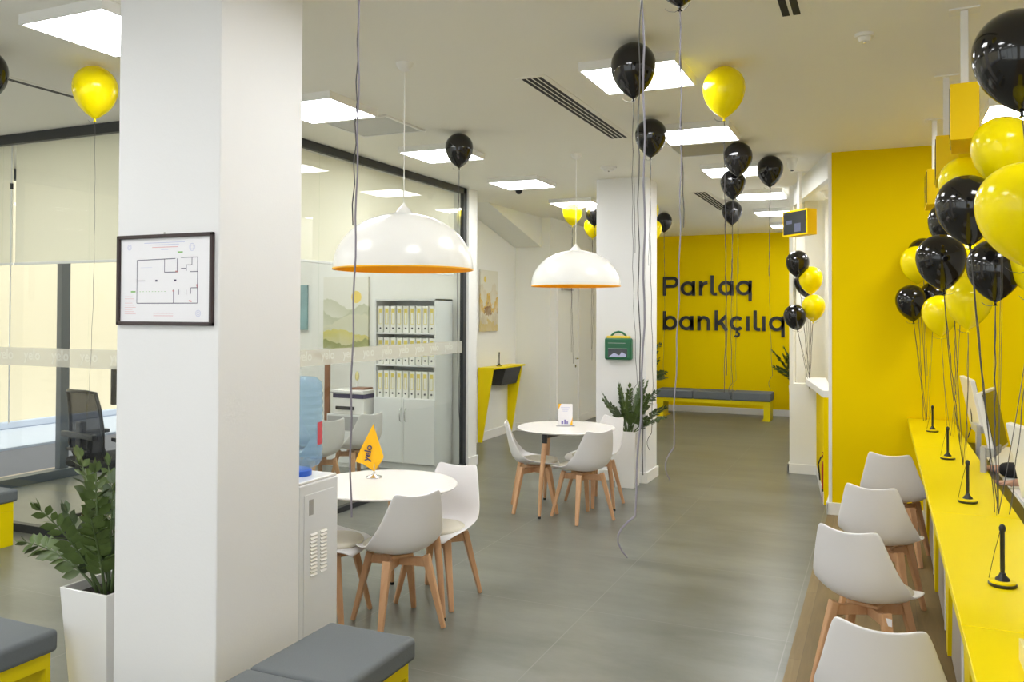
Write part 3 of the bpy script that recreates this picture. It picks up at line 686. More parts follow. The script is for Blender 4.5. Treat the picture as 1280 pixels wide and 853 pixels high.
P2 = dup(P1, (-2.68, 7.57, CZ), 0, 'farther white dome lamp, hanging above the table with the sign stand')

# ------------------------------------------------------------------ benches
def bench(loc, L, W, ncush, label, H=.45, rz=0, ct=.10, pt=.025, name='upholstered_bench'):
    # long side along local Y, origin at near-left floor corner centre of base
    t = thing(name, loc, label, 'bench', rz=rz, group='grey cushioned yellow benches')
    cl = L/ncush
    for k in range(ncush):
        MB().box(-W/2, W/2, -L/2+k*cl+.002, -L/2+(k+1)*cl-.002, H-ct, H).build('cushion', M['grey_fabric'], t, bevel=.022, seg=4, smooth=35)
    MB().box(-W/2+.03, W/2-.03, -L/2+.02, L/2-.02, H-ct-.07, H-ct).build('rail', M['yellow'], t, bevel=.004)
    for sgn in (-1, 1):
        a, b = sorted((sgn*(L/2-.02), sgn*(L/2-.02-pt)))
        MB().box(-W/2+.03, W/2-.03, a, b, 0, H-ct-.07).box(-W/2+.03, W/2-.03, *sorted((sgn*(L/2-.02-pt), sgn*(L/2-.065-pt))), 0, .01).build('side_panel', M['yellow'], t, bevel=.003)
    return t
bench((-2.10, 2.38, 0), 1.66, .46, 3, 'grey bench in front right of the big column, cut by the bottom edge')
bench((-3.62, 1.80, 0), 1.66, .48, 3, 'grey bench at the bottom left corner, left of the tall white planter')
bench((-7.25, 4.32, 0), 1.80, .48, 3, 'grey bench along the office front glass at the left edge', rz=PI/2)
bench((-2.79, 15.45, 0), 2.05, .5, 3, 'long grey bench under the black lettering on the far wall', H=.50, rz=PI/2, ct=.15, pt=.11)

# ------------------------------------------------------------------ plants
def leaf(mb, p, d, up, L, W):
    d = d.normalized(); s_ = d.cross(up).normalized(); n = s_.cross(d)
    v = [p, p+d*L*.3+s_*W*.42+n*L*.02, p+d*L*.62+s_*W*.5+n*L*.03, p+d*L, p+d*L*.62-s_*W*.5+n*L*.03, p+d*L*.3-s_*W*.42+n*L*.02, p+d*L*.32-n*L*.03, p+d*L*.65-n*L*.02]
    mb.add([tuple(x) for x in v], [(0, 6, 1), (1, 6, 7, 2), (2, 7, 3), (0, 5, 6), (5, 4, 7, 6), (4, 3, 7)])
def planter(w0, w1, h, t):
    m = MB(); T_ = .012
    q0 = [(-w0/2, -w0/2, 0), (w0/2, -w0/2, 0), (w0/2, w0/2, 0), (-w0/2, w0/2, 0)]; q1 = [(a/abs(a)*w1/2, b/abs(b)*w1/2, h) for a, b, c in q0]
    i1 = [(a/abs(a)*(w1/2-T_), b/abs(b)*(w1/2-T_), h) for a, b, c in q0]; i2 = [(x, y, h-.10) for x, y, z in i1]
    m.add(q0+q1+i1+i2, [(0, 3, 2, 1)]+[(i, (i+1) % 4, 4+(i+1) % 4, 4+i) for i in range(4)]+[(4+i, 4+(i+1) % 4, 8+(i+1) % 4, 8+i) for i in range(4)]+[(8+i, 8+(i+1) % 4, 12+(i+1) % 4, 12+i) for i in range(4)])
    m.build('planter', M['white_gloss'], t, bevel=.003)
    k = w1/2-T_-.001; MB().box(-k, k, -k, k, h-.12, h-.045).build('soil', M['soil'], t)
def plant(loc, rz, w0, w1, h, stems, label, seed=1, lm='leaf', llen=.075, halves=(0, .5), wr=.42):
    t = thing('potted_zz_plant', loc, label, 'potted plant', rz=rz)
    planter(w0, w1, h, t); rnd = random.Random(seed)
    for (ax, ay, L, bend) in stems:   # azimuth deg, lean, length, droop
        mb = MB(); pts = []; a = math.radians(ax); p = Vector((math.cos(a)*.03+rnd.uniform(-.03, .03), math.sin(a)*.03+rnd.uniform(-.03, .03), h-.05)); th = math.radians(ay); N = 14
        for i in range(N+1):
            pts.append(p.copy()); dd = Vector((math.sin(th)*math.cos(a), math.sin(th)*math.sin(a), math.cos(th))); p = p+dd*L/N; th += math.radians(bend)/N
        mb.tube(pts, [.008*(1-.7*i/N) for i in range(N+1)], 6); mb.cur = 1
        side = Vector((-math.sin(a), math.cos(a), 0)); tw = rnd.uniform(-1.2, 1.2)
        for i in range(4, N+1):
            for fr in halves:
                if i == N and fr: continue
                j = min(i+1, N); pp = pts[i].lerp(pts[j], fr); dd = (pts[j]-pts[i-1]).normalized()
                s2 = (Matrix.Rotation(tw, 3, dd) @ side).normalized()
                for sg_ in (-1, 1):
                    dr = (dd*.75+s2*sg_*(1.0 if i < N else .3)+Vector((0, 0, rnd.uniform(-.2, .25)))).normalized()
                    k = llen*(rnd.uniform(.85, 1.15))*(1 if i < N-2 else .8)
                    leaf(mb, pp, dr, dd.cross(s2) if rnd.random() > .35 else Vector((rnd.uniform(-1, 1), rnd.uniform(-1, 1), 1)), k, k*wr)
        leaf(mb, pts[-1], (pts[-1]-pts[-2]), side.cross(Vector((0, 0, 1))), llen, llen*.4)
        mb.build('frond', [M['stem'], M[lm if rnd.random() > .3 else 'leaf2']], t, smooth=179)
    return t
plant((-3.30, 2.83, 0), 0, .22, .30, .61, [(178, 12, .60, 16), (168, 22, .66, 10), (200, 8, .56, -6), (150, 20, .60, 10), (90, 12, .56, 5), (30, 10, .55, 8), (10, 16, .56, 6), (300, 18, .45, 15), (240, 22, .50, 20), (190, 42, .46, 45), (120, 6, .50, 0), (355, 22, .5, 10), (220, 14, .40, 10), (340, 12, .42, 10), (20, 5, .6, 0), (185, 26, .40, 30), (60, 14, .48, 6)],
      'tall white planter with a leafy green plant, left of the big column', 5, llen=.078, halves=(0,), wr=.56)
plant((-2.535, 8.86, 0), 0, .21, .25, .61, [(190, 22, .46, 10), (170, 30, .42, 15), (210, 10, .52, 0), (140, 12, .50, 5), (90, 5, .50, 0), (40, 14, .55, 5), (10, 26, .56, 15), (350, 38, .50, 25), (330, 20, .50, 20), (280, 12, .42, 12), (240, 24, .40, 20), (0, 50, .40, 20), (60, 24, .6, 8), (15, 12, .58, 2)],
      'white planter with a dark green plant, against the rear column', 7, llen=.07)
plant((-4.15, 15.30, 0), 0, .26, .32, .62, [(0, 14, .75, 8), (20, 20, .8, 10), (300, 12, .7, 10), (340, 26, .6, 25), (200, 10, .7, 5), (90, 8, .8, 0), (350, 48, .5, 30), (10, 60, .45, 30)],
      'white planter with a tall plant beyond the rear column, beside the far bench', 9, llen=.095)
plant((-1.35, 15.80, 0), 0, .26, .32, .62, [(180, 24, .75, 20), (190, 12, .72, 12), (170, 34, .55, 35), (210, 10, .6, 5), (150, 18, .6, 15), (60, 8, .6, 0)],
      'plant at the right end of the far yellow wall, beside the white post', 12, llen=.095)

# ------------------------------------------------------------------ water dispenser
t = thing('water_dispenser', (-2.90, 3.65, 0), 'light grey water dispenser behind the big column, seen from its louvred side', 'water dispenser')
MB().box(-.17, .18, -.18, .155, .02, .985).build('cabinet', M['steel_white'], t, bevel=.008)
MB().box(-.165, .175, -.175, .15, .985, 1.0).build('top_cover', M['white_gloss'], t, bevel=.005)
MB().box(.18, .183, -.14, .12, .12, .93).build('side_panel', M['steel_white'], t, bevel=.002)
for col in range(2):
    for k in range(12):
        y0 = -.09+col*.085; z0 = .50+k*.019
        MB().add([(.183, y0, z0), (.183, y0+.06, z0), (.183, y0+.06, z0+.012), (.183, y0, z0+.012), (.190, y0+.005, z0+.0015), (.190, y0+.055, z0+.0015), (.184, y0+.055, z0+.010), (.184, y0+.005, z0+.010)], [(0, 1, 5, 4), (1, 2, 6, 5), (2, 3, 7, 6), (3, 0, 4, 7), (4, 5, 6, 7)]).build('louvre', M['white_gloss'], t)
MB().box(.183, .1845, -.10, -.065, .82, .90).build('rating_plate', M['silver_grey'], t)
t = thing('water_bottle', (-2.885, 3.66, 1.0), 'blue ribbed water bottle standing upside down on the dispenser', 'water bottle')
prof = [(.03, 0), (.05, .02), (.12, .06)]
for k in range(9): z = .08+k*.042; prof += [(.132, z), (.136, z+.01), (.136, z+.026), (.130, z+.034)]
prof += [(.134, .47), (.128, .50), (.10, .525), (.04, .53)]
MB().lathe(prof, 32).build('bottle', M['water'], t, smooth=70)
MB().lathe([(.075, .0), (.08, .0), (.08, .028), (.06, .035)], 24).build('neck_collar', mat('blue_cap', (.02, .12, .6), .4, noise=.02), t, smooth=40)
lb = MB()
for k in range(6):
    a0, a1 = deg(-2+k*4), deg(2+k*4); lb.add([(.138*math.cos(a0), .138*math.sin(a0), .17), (.138*math.cos(a1), .138*math.sin(a1), .17), (.138*math.cos(a1), .138*math.sin(a1), .29), (.138*math.cos(a0), .138*math.sin(a0), .29)], [(0, 1, 2, 3)])
lb.build('red_label', mat('bottle_label', (.70, .08, .12), .5, noise=.02), t)

# ------------------------------------------------------------------ framed plan
t = thing('framed_floor_plan', (-2.785, 2.65, 2.011), 'dark framed evacuation floor plan on the big column', 'framed plan')
W, Hh = .272, .194
def pz_(px, py): # local frame coordinates from plan picture fractions
    return (px*2-1)*W, (1-py*2)*Hh
fm = MB()
for a in ((-W, W, Hh-.016, Hh), (-W, W, -Hh, -Hh+.016), (-W, -W+.016, -Hh, Hh), (W-.016, W, -Hh, Hh)): fm.box(a[0], a[1], -.018, 0, a[2], a[3])
fm.build('frame', M['frame_wood'], t, bevel=.003)
MB().box(-W+.01, W-.01, -.006, 0, -Hh+.01, Hh-.01).build('sheet', M['paper'], t)
MB().tube([(0.0, -.008, Hh), (0, -.008, Hh+.008)], .004, 8).build('hook', M['chrome'], t)
pl = MB()
def ln(x0, y0, x1, y1, w=.0016, mb=None):
    a = Vector(((x0*2-1)*(W-.016), 0, (1-y0*2)*(Hh-.016))); b = Vector(((x1*2-1)*(W-.016), 0, (1-y1*2)*(Hh-.016)))
    d_ = (b-a).normalized(); n_ = Vector((-d_.z, 0, d_.x))*w/2
    (mb or pl).add([tuple(a+n_+Vector((0, -.0068, 0))), tuple(b+n_+Vector((0, -.0068, 0))), tuple(b-n_+Vector((0, -.0068, 0))), tuple(a-n_+Vector((0, -.0068, 0)))], [(0, 1, 2, 3)])
for l in ((.19, .26, .19, .78), (.19, .26, .62, .25), (.19, .78, .86, .78), (.68, .24, .86, .24), (.86, .24, .86, .78), (.50, .25, .50, .41), (.50, .41, .64, .41), (.64, .25, .64, .41), (.19, .51, .28, .51), (.74, .33, .80, .33), (.80, .33, .80, .24), (.74, .33, .74, .40), (.68, .37, .74, .37), (.78, .41, .86, .41), (.60, .62, .60, .78), (.79, .60, .86, .60), (.79, .60, .79, .67), (.66, .62, .66, .68), (.74, .62, .74, .68)): ln(*l, w=.0028)
for x, y in ((.41, .51), (.62, .51)): ln(x-.012, y, x+.012, y, .008)
pl.build('plan_lines', M['ink'], t)
rl = MB(); 
for k in range(9): ln(.05, .70+k*.026, .05+.09+.02*(k % 3), .70+k*.026, .0012, rl)
for k in range(2): ln(.38, .90+k*.03, .60, .90+k*.03, .0016, rl)
ln(.36, .11, .65, .11, .0022, rl); ln(.85, .56, .86, .60, .005, rl); ln(.62, .40, .65, .41, .005, rl); ln(.77, .75, .80, .76, .006, rl); ln(.59, .63, .61, .64, .005, rl)
rl.build('red_notes', M['ink_red'], t)
bl = MB(); ln(.27, .055, .72, .055, .002, bl); ln(.33, .08, .66, .08, .0016, bl); ln(.23, .35, .36, .35, .001, bl); ln(.46, .14, .54, .14, .0014, bl)
for cx_, cz_, r1 in ((.80, .12, .016), (.10, .10, .012), (.87, .90, .014)):
    X0 = (cx_*2-1)*(W-.016); Z0 = (1-cz_*2)*(Hh-.016)
    for rr in (r1, r1*.6):
        for k in range(24):
            a0, a1 = 2*PI*k/24, 2*PI*(k+1)/24; q = []
            for r_, a_ in ((rr, a0), (rr, a1), (rr-.0016, a1), (rr-.0016, a0)): q.append((X0+r_*math.cos(a_), -.0068, Z0+r_*math.sin(a_)))
            bl.add(q, [(0, 1, 2, 3)])
bl.build('blue_stamps', M['ink_blue'], t)
gl = MB(); ln(.645, .175, .70, .175, .006, gl); ln(.12, .64, .175, .64, .006, gl)
for k in range(9): ln(.22+k*.035, .64, .235+k*.035, .64, .002, gl)
gl.build('green_arrows', M['ink_green'], t)

# ------------------------------------------------------------------ first aid kit
t = thing('first_aid_case', (-2.695, 9.10, 1.365), 'green first aid case hanging on the rear column', 'first aid case')
MB().box(-.155, .155, -.085, 0, 0, .245).build('case', M['green'], t, bevel=.02, seg=3, smooth=40)
MB().box(-.135, .135, -.07, -.02, .235, .268).build('inner_shell', mat('yellow_plastic', (.8, .55, .02), .4, noise=.02), t, bevel=.008)
MB().tube([(-.10, -.045, .235), (-.08, -.045, .275), (-.045, -.045, .305), (0, -.045, .315), (.045, -.045, .305), (.08, -.045, .275), (.10, -.045, .235)], .012, 8).build('handle', M['green'], t, smooth=60)
MB().box(-.11, .11, -.088, -.085, .03, .12).build('window', M['screen'], t); MB().box(-.11, .11, -.0885, -.085, .122, .128).build('stripe', M['silver_grey'], t); MB().box(-.11, .09, -.0885, -.085, .185, .19).build('stripe', M['silver_grey'], t)
MB().prism([(-.10, .035), (-.04, .08), (.02, .05), (.05, .09), (.10, .06), (.10, .035)], -.0895, -.088, 'Y').build('contents', M['ink_blue'], t)

# ------------------------------------------------------------------ alcove console with dark box, picture
t = thing('wall_console', (-5.38, 10.95, 0), 'yellow wall console with two tapered legs in the alcove', 'console table')
MB().box(0, .26, 0, 1.15, 1.065, 1.09).build('top', M['yellow'], t, bevel=.002)
for y in (0, 1.05):
    MB().prism([(0, 0), (.06, 0), (.24, 1.065), (0, 1.065)], y, y+.03, 'Y').build('tapered_leg', M['yellow'], t)
MB().prism([(.0, .80), (.16, .80), (.24, 1.06), (.0, 1.06)], .45, 1.04, 'Y').build('dark_drawer_box', M['dark_grey'], t, bevel=.004)
t = thing('gold_leaf_picture', (-5.39, 11.30, 2.07), 'small picture of golden foliage on the alcove wall', 'picture')
MB().box(0, .02, -.30, .30, -.455, .455).build('canvas', M['paint_gold'], t)
t = thing('hills_picture', (-6.40, 9.12, 1.88), 'picture of pale green hills and a yellow sun in the office', 'picture')
MB().box(-.35, .35, -.03, 0, -.47, .47).build('canvas', M['paint_hills'], t)
t = thing('blue_edge_picture', (-7.02, 9.12, 1.95), 'thin sliver of a blue and ochre picture beside the big column', 'picture')
MB().box(-.3, .0, -.03, 0, -.3, .3).build('canvas', mat('teal_ochre', (.25, .40, .42), .7, noise=.5, nscale=3), t)

# ------------------------------------------------------------------ pens on stands
def make_pen():
    t = thing('chain_pen', (0, 0, 0), '', 'pen', group='black desk pens on round stands')
    MB().lathe([(.042, 0), (.045, .004), (.045, .009), (.04, .012)], 24).build('stand_ring', M['black'], t, smooth=40)
    MB().lathe([(.041, .011), (.041, .017), (.03, .02)], 24).build('yellow_disc', M['yellow'], t, smooth=40)
    MB().lathe([(.024, .018), (.022, .026), (.012, .036), (.009, .045)], 20).build('holder', M['black'], t, smooth=50)
    MB().lathe([(.0065, .04), (.0075, .06), (.0075, .185), (.010, .190), (.011, .20), (.008, .208), (.003, .212)], 14).build('barrel', M['black'], t, smooth=50)
    MB().tube([(-.006, 0, .19), (-.025, .01, .10), (-.04, .01, .02)], .0012, 5).build('cord', M['black'], t)
    return t
DZ = .94
pn = make_pen(); pn.location = (.381, 3.33, DZ); pn['label'] = 'nearest black pen on its round stand on the yellow desk'
dup(pn, (.393, 4.74, DZ), .2, 'second nearest black pen on its round stand on the yellow desk')
dup(pn, (.394, 6.12, DZ), .1, 'third black pen on its round stand on the yellow desk')
dup(pn, (.376, 7.51, DZ), 0, 'farthest black pen on its round stand on the yellow desk')
dup(pn, (-5.24, 11.38, 1.09), 0, 'black pen on its round stand on the alcove console')

# ------------------------------------------------------------------ service desk
t = thing('service_desk', (.4, 2.0, 0), 'long glossy yellow customer desk running along the right side', 'desk')
ys = [-.6, .86, 2.455, 4.62, 6.41]
for k in range(4):
    MB().box(-.182, .182, ys[k]+.001-0, ys[k+1]-.001, .905, .94).build('desktop', M['yellow'], t, bevel=.003)
MB().box(-.055, .15, -.6, 6.41, .02, .905).build('desk_front', M['panel_grey'], t)
MB().box(-.04, .14, -.6, 6.41, 0, .02).build('plinth', M['dark_grey'], t)
for k, y in enumerate((-.3, .85, 2.0, 3.15, 4.3, 5.45)):
    MB().prism([(y-.24, .905), (y+.24, .905), (y+.04, .03), (y-.04, .03)], -.075, -.055, 'X').build('tapered_brace', M['yellow'], t)
    MB().box(-.062, -.055, y+.40, y+.43, .02, .905).build('joint_strip', M['base_white'], t)
t = thing('leaflet_holder', (.395, 2.52, DZ), 'orange and cream box on the desk at the bottom right corner', 'box')
MB().box(-.045, .06, -.05, .12, 0, .055).build('box', M['yellow_box'], t, bevel=.002); MB().box(-.055, -.045, -.05, .12, 0, .057).build('cream_side', mat('cream_card', (.80, .70, .30), .5, noise=.02), t)

# staff side
t = thing('staff_desk', (1.0, 5.5, 0), 'white staff desk behind the yellow counter', 'desk')
MB().box(-.36, .36, -3.2, 2.85, .71, .74).build('desktop', M['grey_cab'], t, bevel=.003)
for y in (-3.1, -1.0, 1.1, 2.75): MB().box(-.33, .33, y-.015, y+.015, 0, .71).build('panel_leg', M['grey_cab'], t)
MB().box(-.385, -.362, -3.2, 2.85, .55, .78).box(-.36, -.25, -1.6, 2.8, .74, .765).build('cable_tray', M['black'], t)
def make_monitor():
    t = thing('desk_monitor', (0, 0, 0), '', 'monitor', group='white monitors behind the desk')
    T_ = Matrix.Translation((-.02, 0, .29)) @ Matrix.Rotation(deg(-11), 4, 'Y')
    MB().box(-.02, .012, -.27, .27, -.19, .19, T_).build('housing', M['white_gloss'], t, bevel=.006)
    MB().box(.012, .015, -.255, .255, -.17, .175, T_).build('screen', M['screen'], t)
    MB().box(-.045, -.015, -.33, -.28, -.19, .16).build('stand_post', M['silver_grey'], t, bevel=.004)
    MB().box(-.04, .03, -.31, -.05, .10, .15).build('arm', M['silver_grey'], t, bevel=.004)
    MB().tube([(-.03, .03, .25), (-.02, .05, .12), (-.05, .03, .02)], .004, 6).build('cable', M['black'], t)
    return t
mo = make_monitor(); mo.location = (.65, 7.15, .93); mo.rotation_euler = (0, 0, deg(3)); mo['label'] = 'farthest white monitor behind the yellow desk'
dup(mo, (.66, 6.0, .93), deg(-14), 'middle white monitor with its dark screen turned to us, behind the yellow desk')
dup(mo, (.71, 4.62, .86), deg(14), 'nearest white monitor behind the yellow desk, cut by the right edge')
pp = thing('paper_stack', (.90, 6.05, .74), 'white papers lying on the staff desk', 'papers')
MB().box(-.12, .15, -.2, .2, 0, .012).build('sheets', M['paper'], pp)

# ------------------------------------------------------------------ office furniture
t = thing('document_cabinet', (-5.235, 8.65, 0), 'tall white cabinet with open binder shelves over two doors', 'cabinet')
w = .425; D = .42; H2 = 2.05
b = MB().box(-w, -w+.02, 0, D, .08, H2).box(w-.02, w, 0, D, .08, H2).box(-w, w, 0, D, H2-.02, H2).box(-w+.02, w-.02, D-.01, D, .08, H2-.02).box(-w+.01, w-.01, .02, D, 0, .08)
b.build('carcass', M['grey_cab'], t)
SH = [.86, 1.26, 1.645]
for z in SH: MB().box(-w+.02, w-.02, .005, D-.01, z-.02, z).build('shelf', M['grey_cab'], t)
for s_, a, b_ in ((-1, -w+.002, -.002), (1, .002, w-.002)):
    dd = MB().box(a, b_, -.018, 0, .085, .85).build('door', M['grey_cab'], t, bevel=.002)
    MB().tube([(s_*.035, -.018, .58), (s_*.035, -.045, .595), (s_*.035, -.05, .66), (s_*.035, -.045, .725), (s_*.035, -.018, .74)], .006, 8).build('handle', M['chrome'], dd, smooth=60)
def make_binder():
    t = thing('ring_binder', (0, 0, 0), '', 'binder', group='white ring binders in the office cabinet')
    MB().box(-.036, .036, 0, .27, 0, .32).build('cover', M['binder'], t, bevel=.002)
    m = MB()
    for a in ((-.022, .022, .10, .106), (-.022, .022, .284, .29), (-.022, -.016, .10, .29), (.016, .022, .10, .29), (-.022, .022, .24, .284)): m.box(a[0], a[1], -.002, 0, a[2], a[3])
    m.build('spine_label', M['binder_y'], t)
    MB().lathe([(.012, 0), (.012, .003)], 14, Matrix.Translation((0, 0, .05)) @ Matrix.Rotation(PI/2, 4, 'X')).build('finger_ring', M['dark_grey'], t)
    return t
bd = make_binder(); first = True
rows = ('top', 'middle', 'bottom')
for r_, z in enumerate(reversed(SH)):
    for k in range(9):
        x = -5.235-.36+k*.0895+.001; loc = (x, 8.675, z)
        o = bd if first else dup(bd, loc); o.location = loc; first = False
        pos = ['leftmost', 'second from the left', 'third from the left', 'fourth from the left', 'in the centre', 'fourth from the right', 'third from the right', 'second from the right', 'rightmost'][k]
        o['label'] = f'white ring binder with yellow spine label on the {rows[r_]} cabinet shelf, {pos}'; o['group'] = f'white ring binders on the {rows[r_]} cabinet shelf'
t = thing('printer_stand', (-5.98, 8.72, 0), 'grey cabinet under the printer in the office', 'cabinet')
MB().box(-.27, .27, -.22, .22, .0, .64).build('body', M['grey_cab'], t, bevel=.004); MB().box(-.25, .25, -.235, -.22, .45, .62).build('drawer', M['silver_grey'], t, bevel=.003); MB().box(-.25, .25, -.235, -.22, .05, .43).build('door', M['grey_cab'], t, bevel=.003)
t = thing('office_printer', (-5.95, 8.70, .64), 'white multifunction printer on the grey cabinet', 'printer')
MB().box(-.22, .24, -.20, .20, 0, .20).build('body', M['white_gloss'], t, bevel=.01)
MB().box(-.21, .24, -.205, .20, .20, .25).build('dark_band', M['ink'], t, bevel=.004)
MB().box(-.23, .24, -.21, .20, .25, .30).build('scanner_lid', M['white_gloss'], t, bevel=.01)
MB().box(-.16, .10, -.215, -.20, .06, .10).build('paper_slot', M['black'], t); MB().box(-.22, .10, -.24, -.2, .262, .275).build('control_panel', M['silver_grey'], t)
t = thing('folder', (-5.90, 8.70, .94), 'brown folder lying on the printer', 'folder'); MB().box(-.08, .12, -.10, .10, 0, .018).build('cover', M['oak_brown'], t)
t = thing('reed_vase', (-6.0, 8.78, .94), 'small white vase with a pale yellow flower head on the printer', 'vase')
MB().lathe([(.015, 0), (.022, .02), (.012, .05), (.010, .08)], 16).build('vase', M['white_gloss'], t, smooth=60); MB().lathe([(.001, .09), (.022, .11), (.028, .15), (.02, .19), (.001, .21)], 14).build('flower', mat('pale_yellow', (.75, .68, .3), .6, noise=.05), t, smooth=60)
t = thing('coat_rack', (-6.50, 8.85, 0), 'brown wooden coat rack behind the water bottle', 'coat rack')
MB().box(-.035, .035, -.02, .02, 0, 1.32).build('post', M['oak_brown'], t, bevel=.004); MB().bar((-.26, 0, 1.36), (.07, 0, 1.27), (.02, .025), (.02, .025)).build('top_arm', M['oak_brown'], t, bevel=.004)
for s_ in (-1, 1): MB().bar((0, 0, .2), (.25*s_, -.1, 0.02), (.015, .02), (.015, .02)).build('foot', M['oak_brown'], t)
# office desk with monitor
t = thing('office_desk', (-5.65, 5.80, 0), 'white office desk behind the big column with black base', 'desk')
MB().box(-.45, .60, -.35, .45, .87, .90).build('desktop', M['white_gloss'], t, bevel=.004); MB().box(-.40, -.37, -.3, .4, 0, .87).box(.5, .53, -.3, .4, 0, .87).build('panel_leg', M['grey_cab'], t)
t = thing('black_monitor', (-6.18, 5.55, .90), 'black monitor seen from behind at the left edge of the big column', 'monitor')
MB().box(-.02, .02, -.26, .26, .16, .50).build('screen_housing', M['black'], t, bevel=.01); MB().tube([(0, 0, 0), (0, 0, .2)], .02, 10).build('stand', M['black'], t); MB().lathe([(.10, 0), (.10, .012)], 24).build('base', M['black'], t)
t = thing('mesh_office_chair', (-6.28, 5.36, 0), 'black mesh office chair behind the office front glass', 'office chair', rz=deg(-10)); t.scale = (1.16, 1.16, 1.16)
bp = MB(); nb = 8; v = []
prof = [(-.20, .52, .215), (-.235, .62, .225), (-.235, .75, .22), (-.25, .90, .205), (-.275, 1.02, .19)]
for (y, z, hw) in prof:
    for i in range(nb+1): u = -1+2*i/nb; v.append((u*hw, y+.05*u*u, z))
bp.add(v, [(k*(nb+1)+i, k*(nb+1)+i+1, (k+1)*(nb+1)+i+1, (k+1)*(nb+1)+i) for k in range(4) for i in range(nb)])
o = bp.build('mesh_back', M['mesh_fabric'], t, smooth=179); s = o.modifiers.new('s', 'SOLIDIFY'); s.thickness = .004
edge = [(-p[2], p[0]+.05, p[1]) for p in prof]+[(u*.19, -.275+.05*u*u, 1.03) for u in (-.6, 0, .6)]+[(p[2], p[0]+.05, p[1]) for p in reversed(prof)]
MB().tube(edge, .014, 8).build('back_frame', M['black'], t, smooth=60)
MB().box(-.22, .22, -.262, -.225, .68, .72).box(-.14, .14, -.262, -.225, .58, .60).box(-.03, .03, -.25, -.20, .42, .80).build('lumbar_support', M['black'], t, bevel=.006)
MB().box(-.24, .24, -.22, .25, .44, .52).build('seat', M['knit'], t, bevel=.03, seg=4, smooth=40)
for s_ in (-1, 1):
    MB().bar((s_*.26, -.02, .45), (s_*.27, .0, .66), (.02, .012), (.02, .012), up=(1, 0, 0)).box(*sorted((s_*.235, s_*.30)), -.13, .14, .66, .69).build('armrest', M['black'], t, bevel=.006)
MB().tube([(0, 0, .44), (0, 0, .12)], .028, 12).build('gas_lift', M['chrome'], t, smooth=60)
for k in range(5):
    a = 2*PI*k/5+.3; lg = MB().bar((0, 0, .11), (.27*math.cos(a), .27*math.sin(a), .07), (.022, .016), (.014, .012)).build('base_arm', M['black'], t)
    MB().lathe([(.026, -.018), (.026, .018)], 14, Matrix.Translation((.27*math.cos(a), .27*math.sin(a), .026)) @ Matrix.Rotation(PI/2, 4, 'X')).build('castor', M['black'], lg)
# hanging white electric cable in office
t = thing('hanging_cable', (-5.62, 5.0, .9), 'thin grey cable hanging behind the office front glass', 'cable')
MB().tube([(0, 0, 2.4), (0, 0, .9), (.03, 0, .6), (.08, 0, .35), (.05, 0, .15)], .004, 6).build('cable', M['silver_grey'], t)

# ------------------------------------------------------------------ fire extinguisher
t = thing('fire_extinguisher', (-.495, 8.93, 0), 'red fire extinguisher on the floor behind the yellow wall corner', 'fire extinguisher')
MB().lathe([(.05, 0), (.055, .01), (.055, .36), (.045, .41), (.02, .44), (.015, .46)], 24).build('cylinder', M['red'], t, smooth=40)
MB().lathe([(.0555, .10), (.0555, .14)], 24, cap=False).build('black_band', M['black'], t)
MB().box(-.05, .02, -.01, .01, .46, .475).bar((-.05, 0, .50), (.02, 0, .475), (.008, .006), (.008, .006)).build('lever', M['red'], t)
MB().tube([(.0, 0, .46), (-.06, 0, .45), (-.085, .0, .38), (-.07, 0, .22)], .008, 8).build('hose', M['black'], t, smooth=60)
t = thing('dangling_cable_bundle', (-.60, 9.7, .55), 'black cables dangling under the white service shelf', 'cable')
for k in range(3): MB().tube([(.02*k, -.0, .50), (.02*k+.01, .0, .3), (.01*k-.015, -.0, .15), (.02-.01*k, .0, -.05+.05*k)], .006, 6).build('cable', M['black'], t)

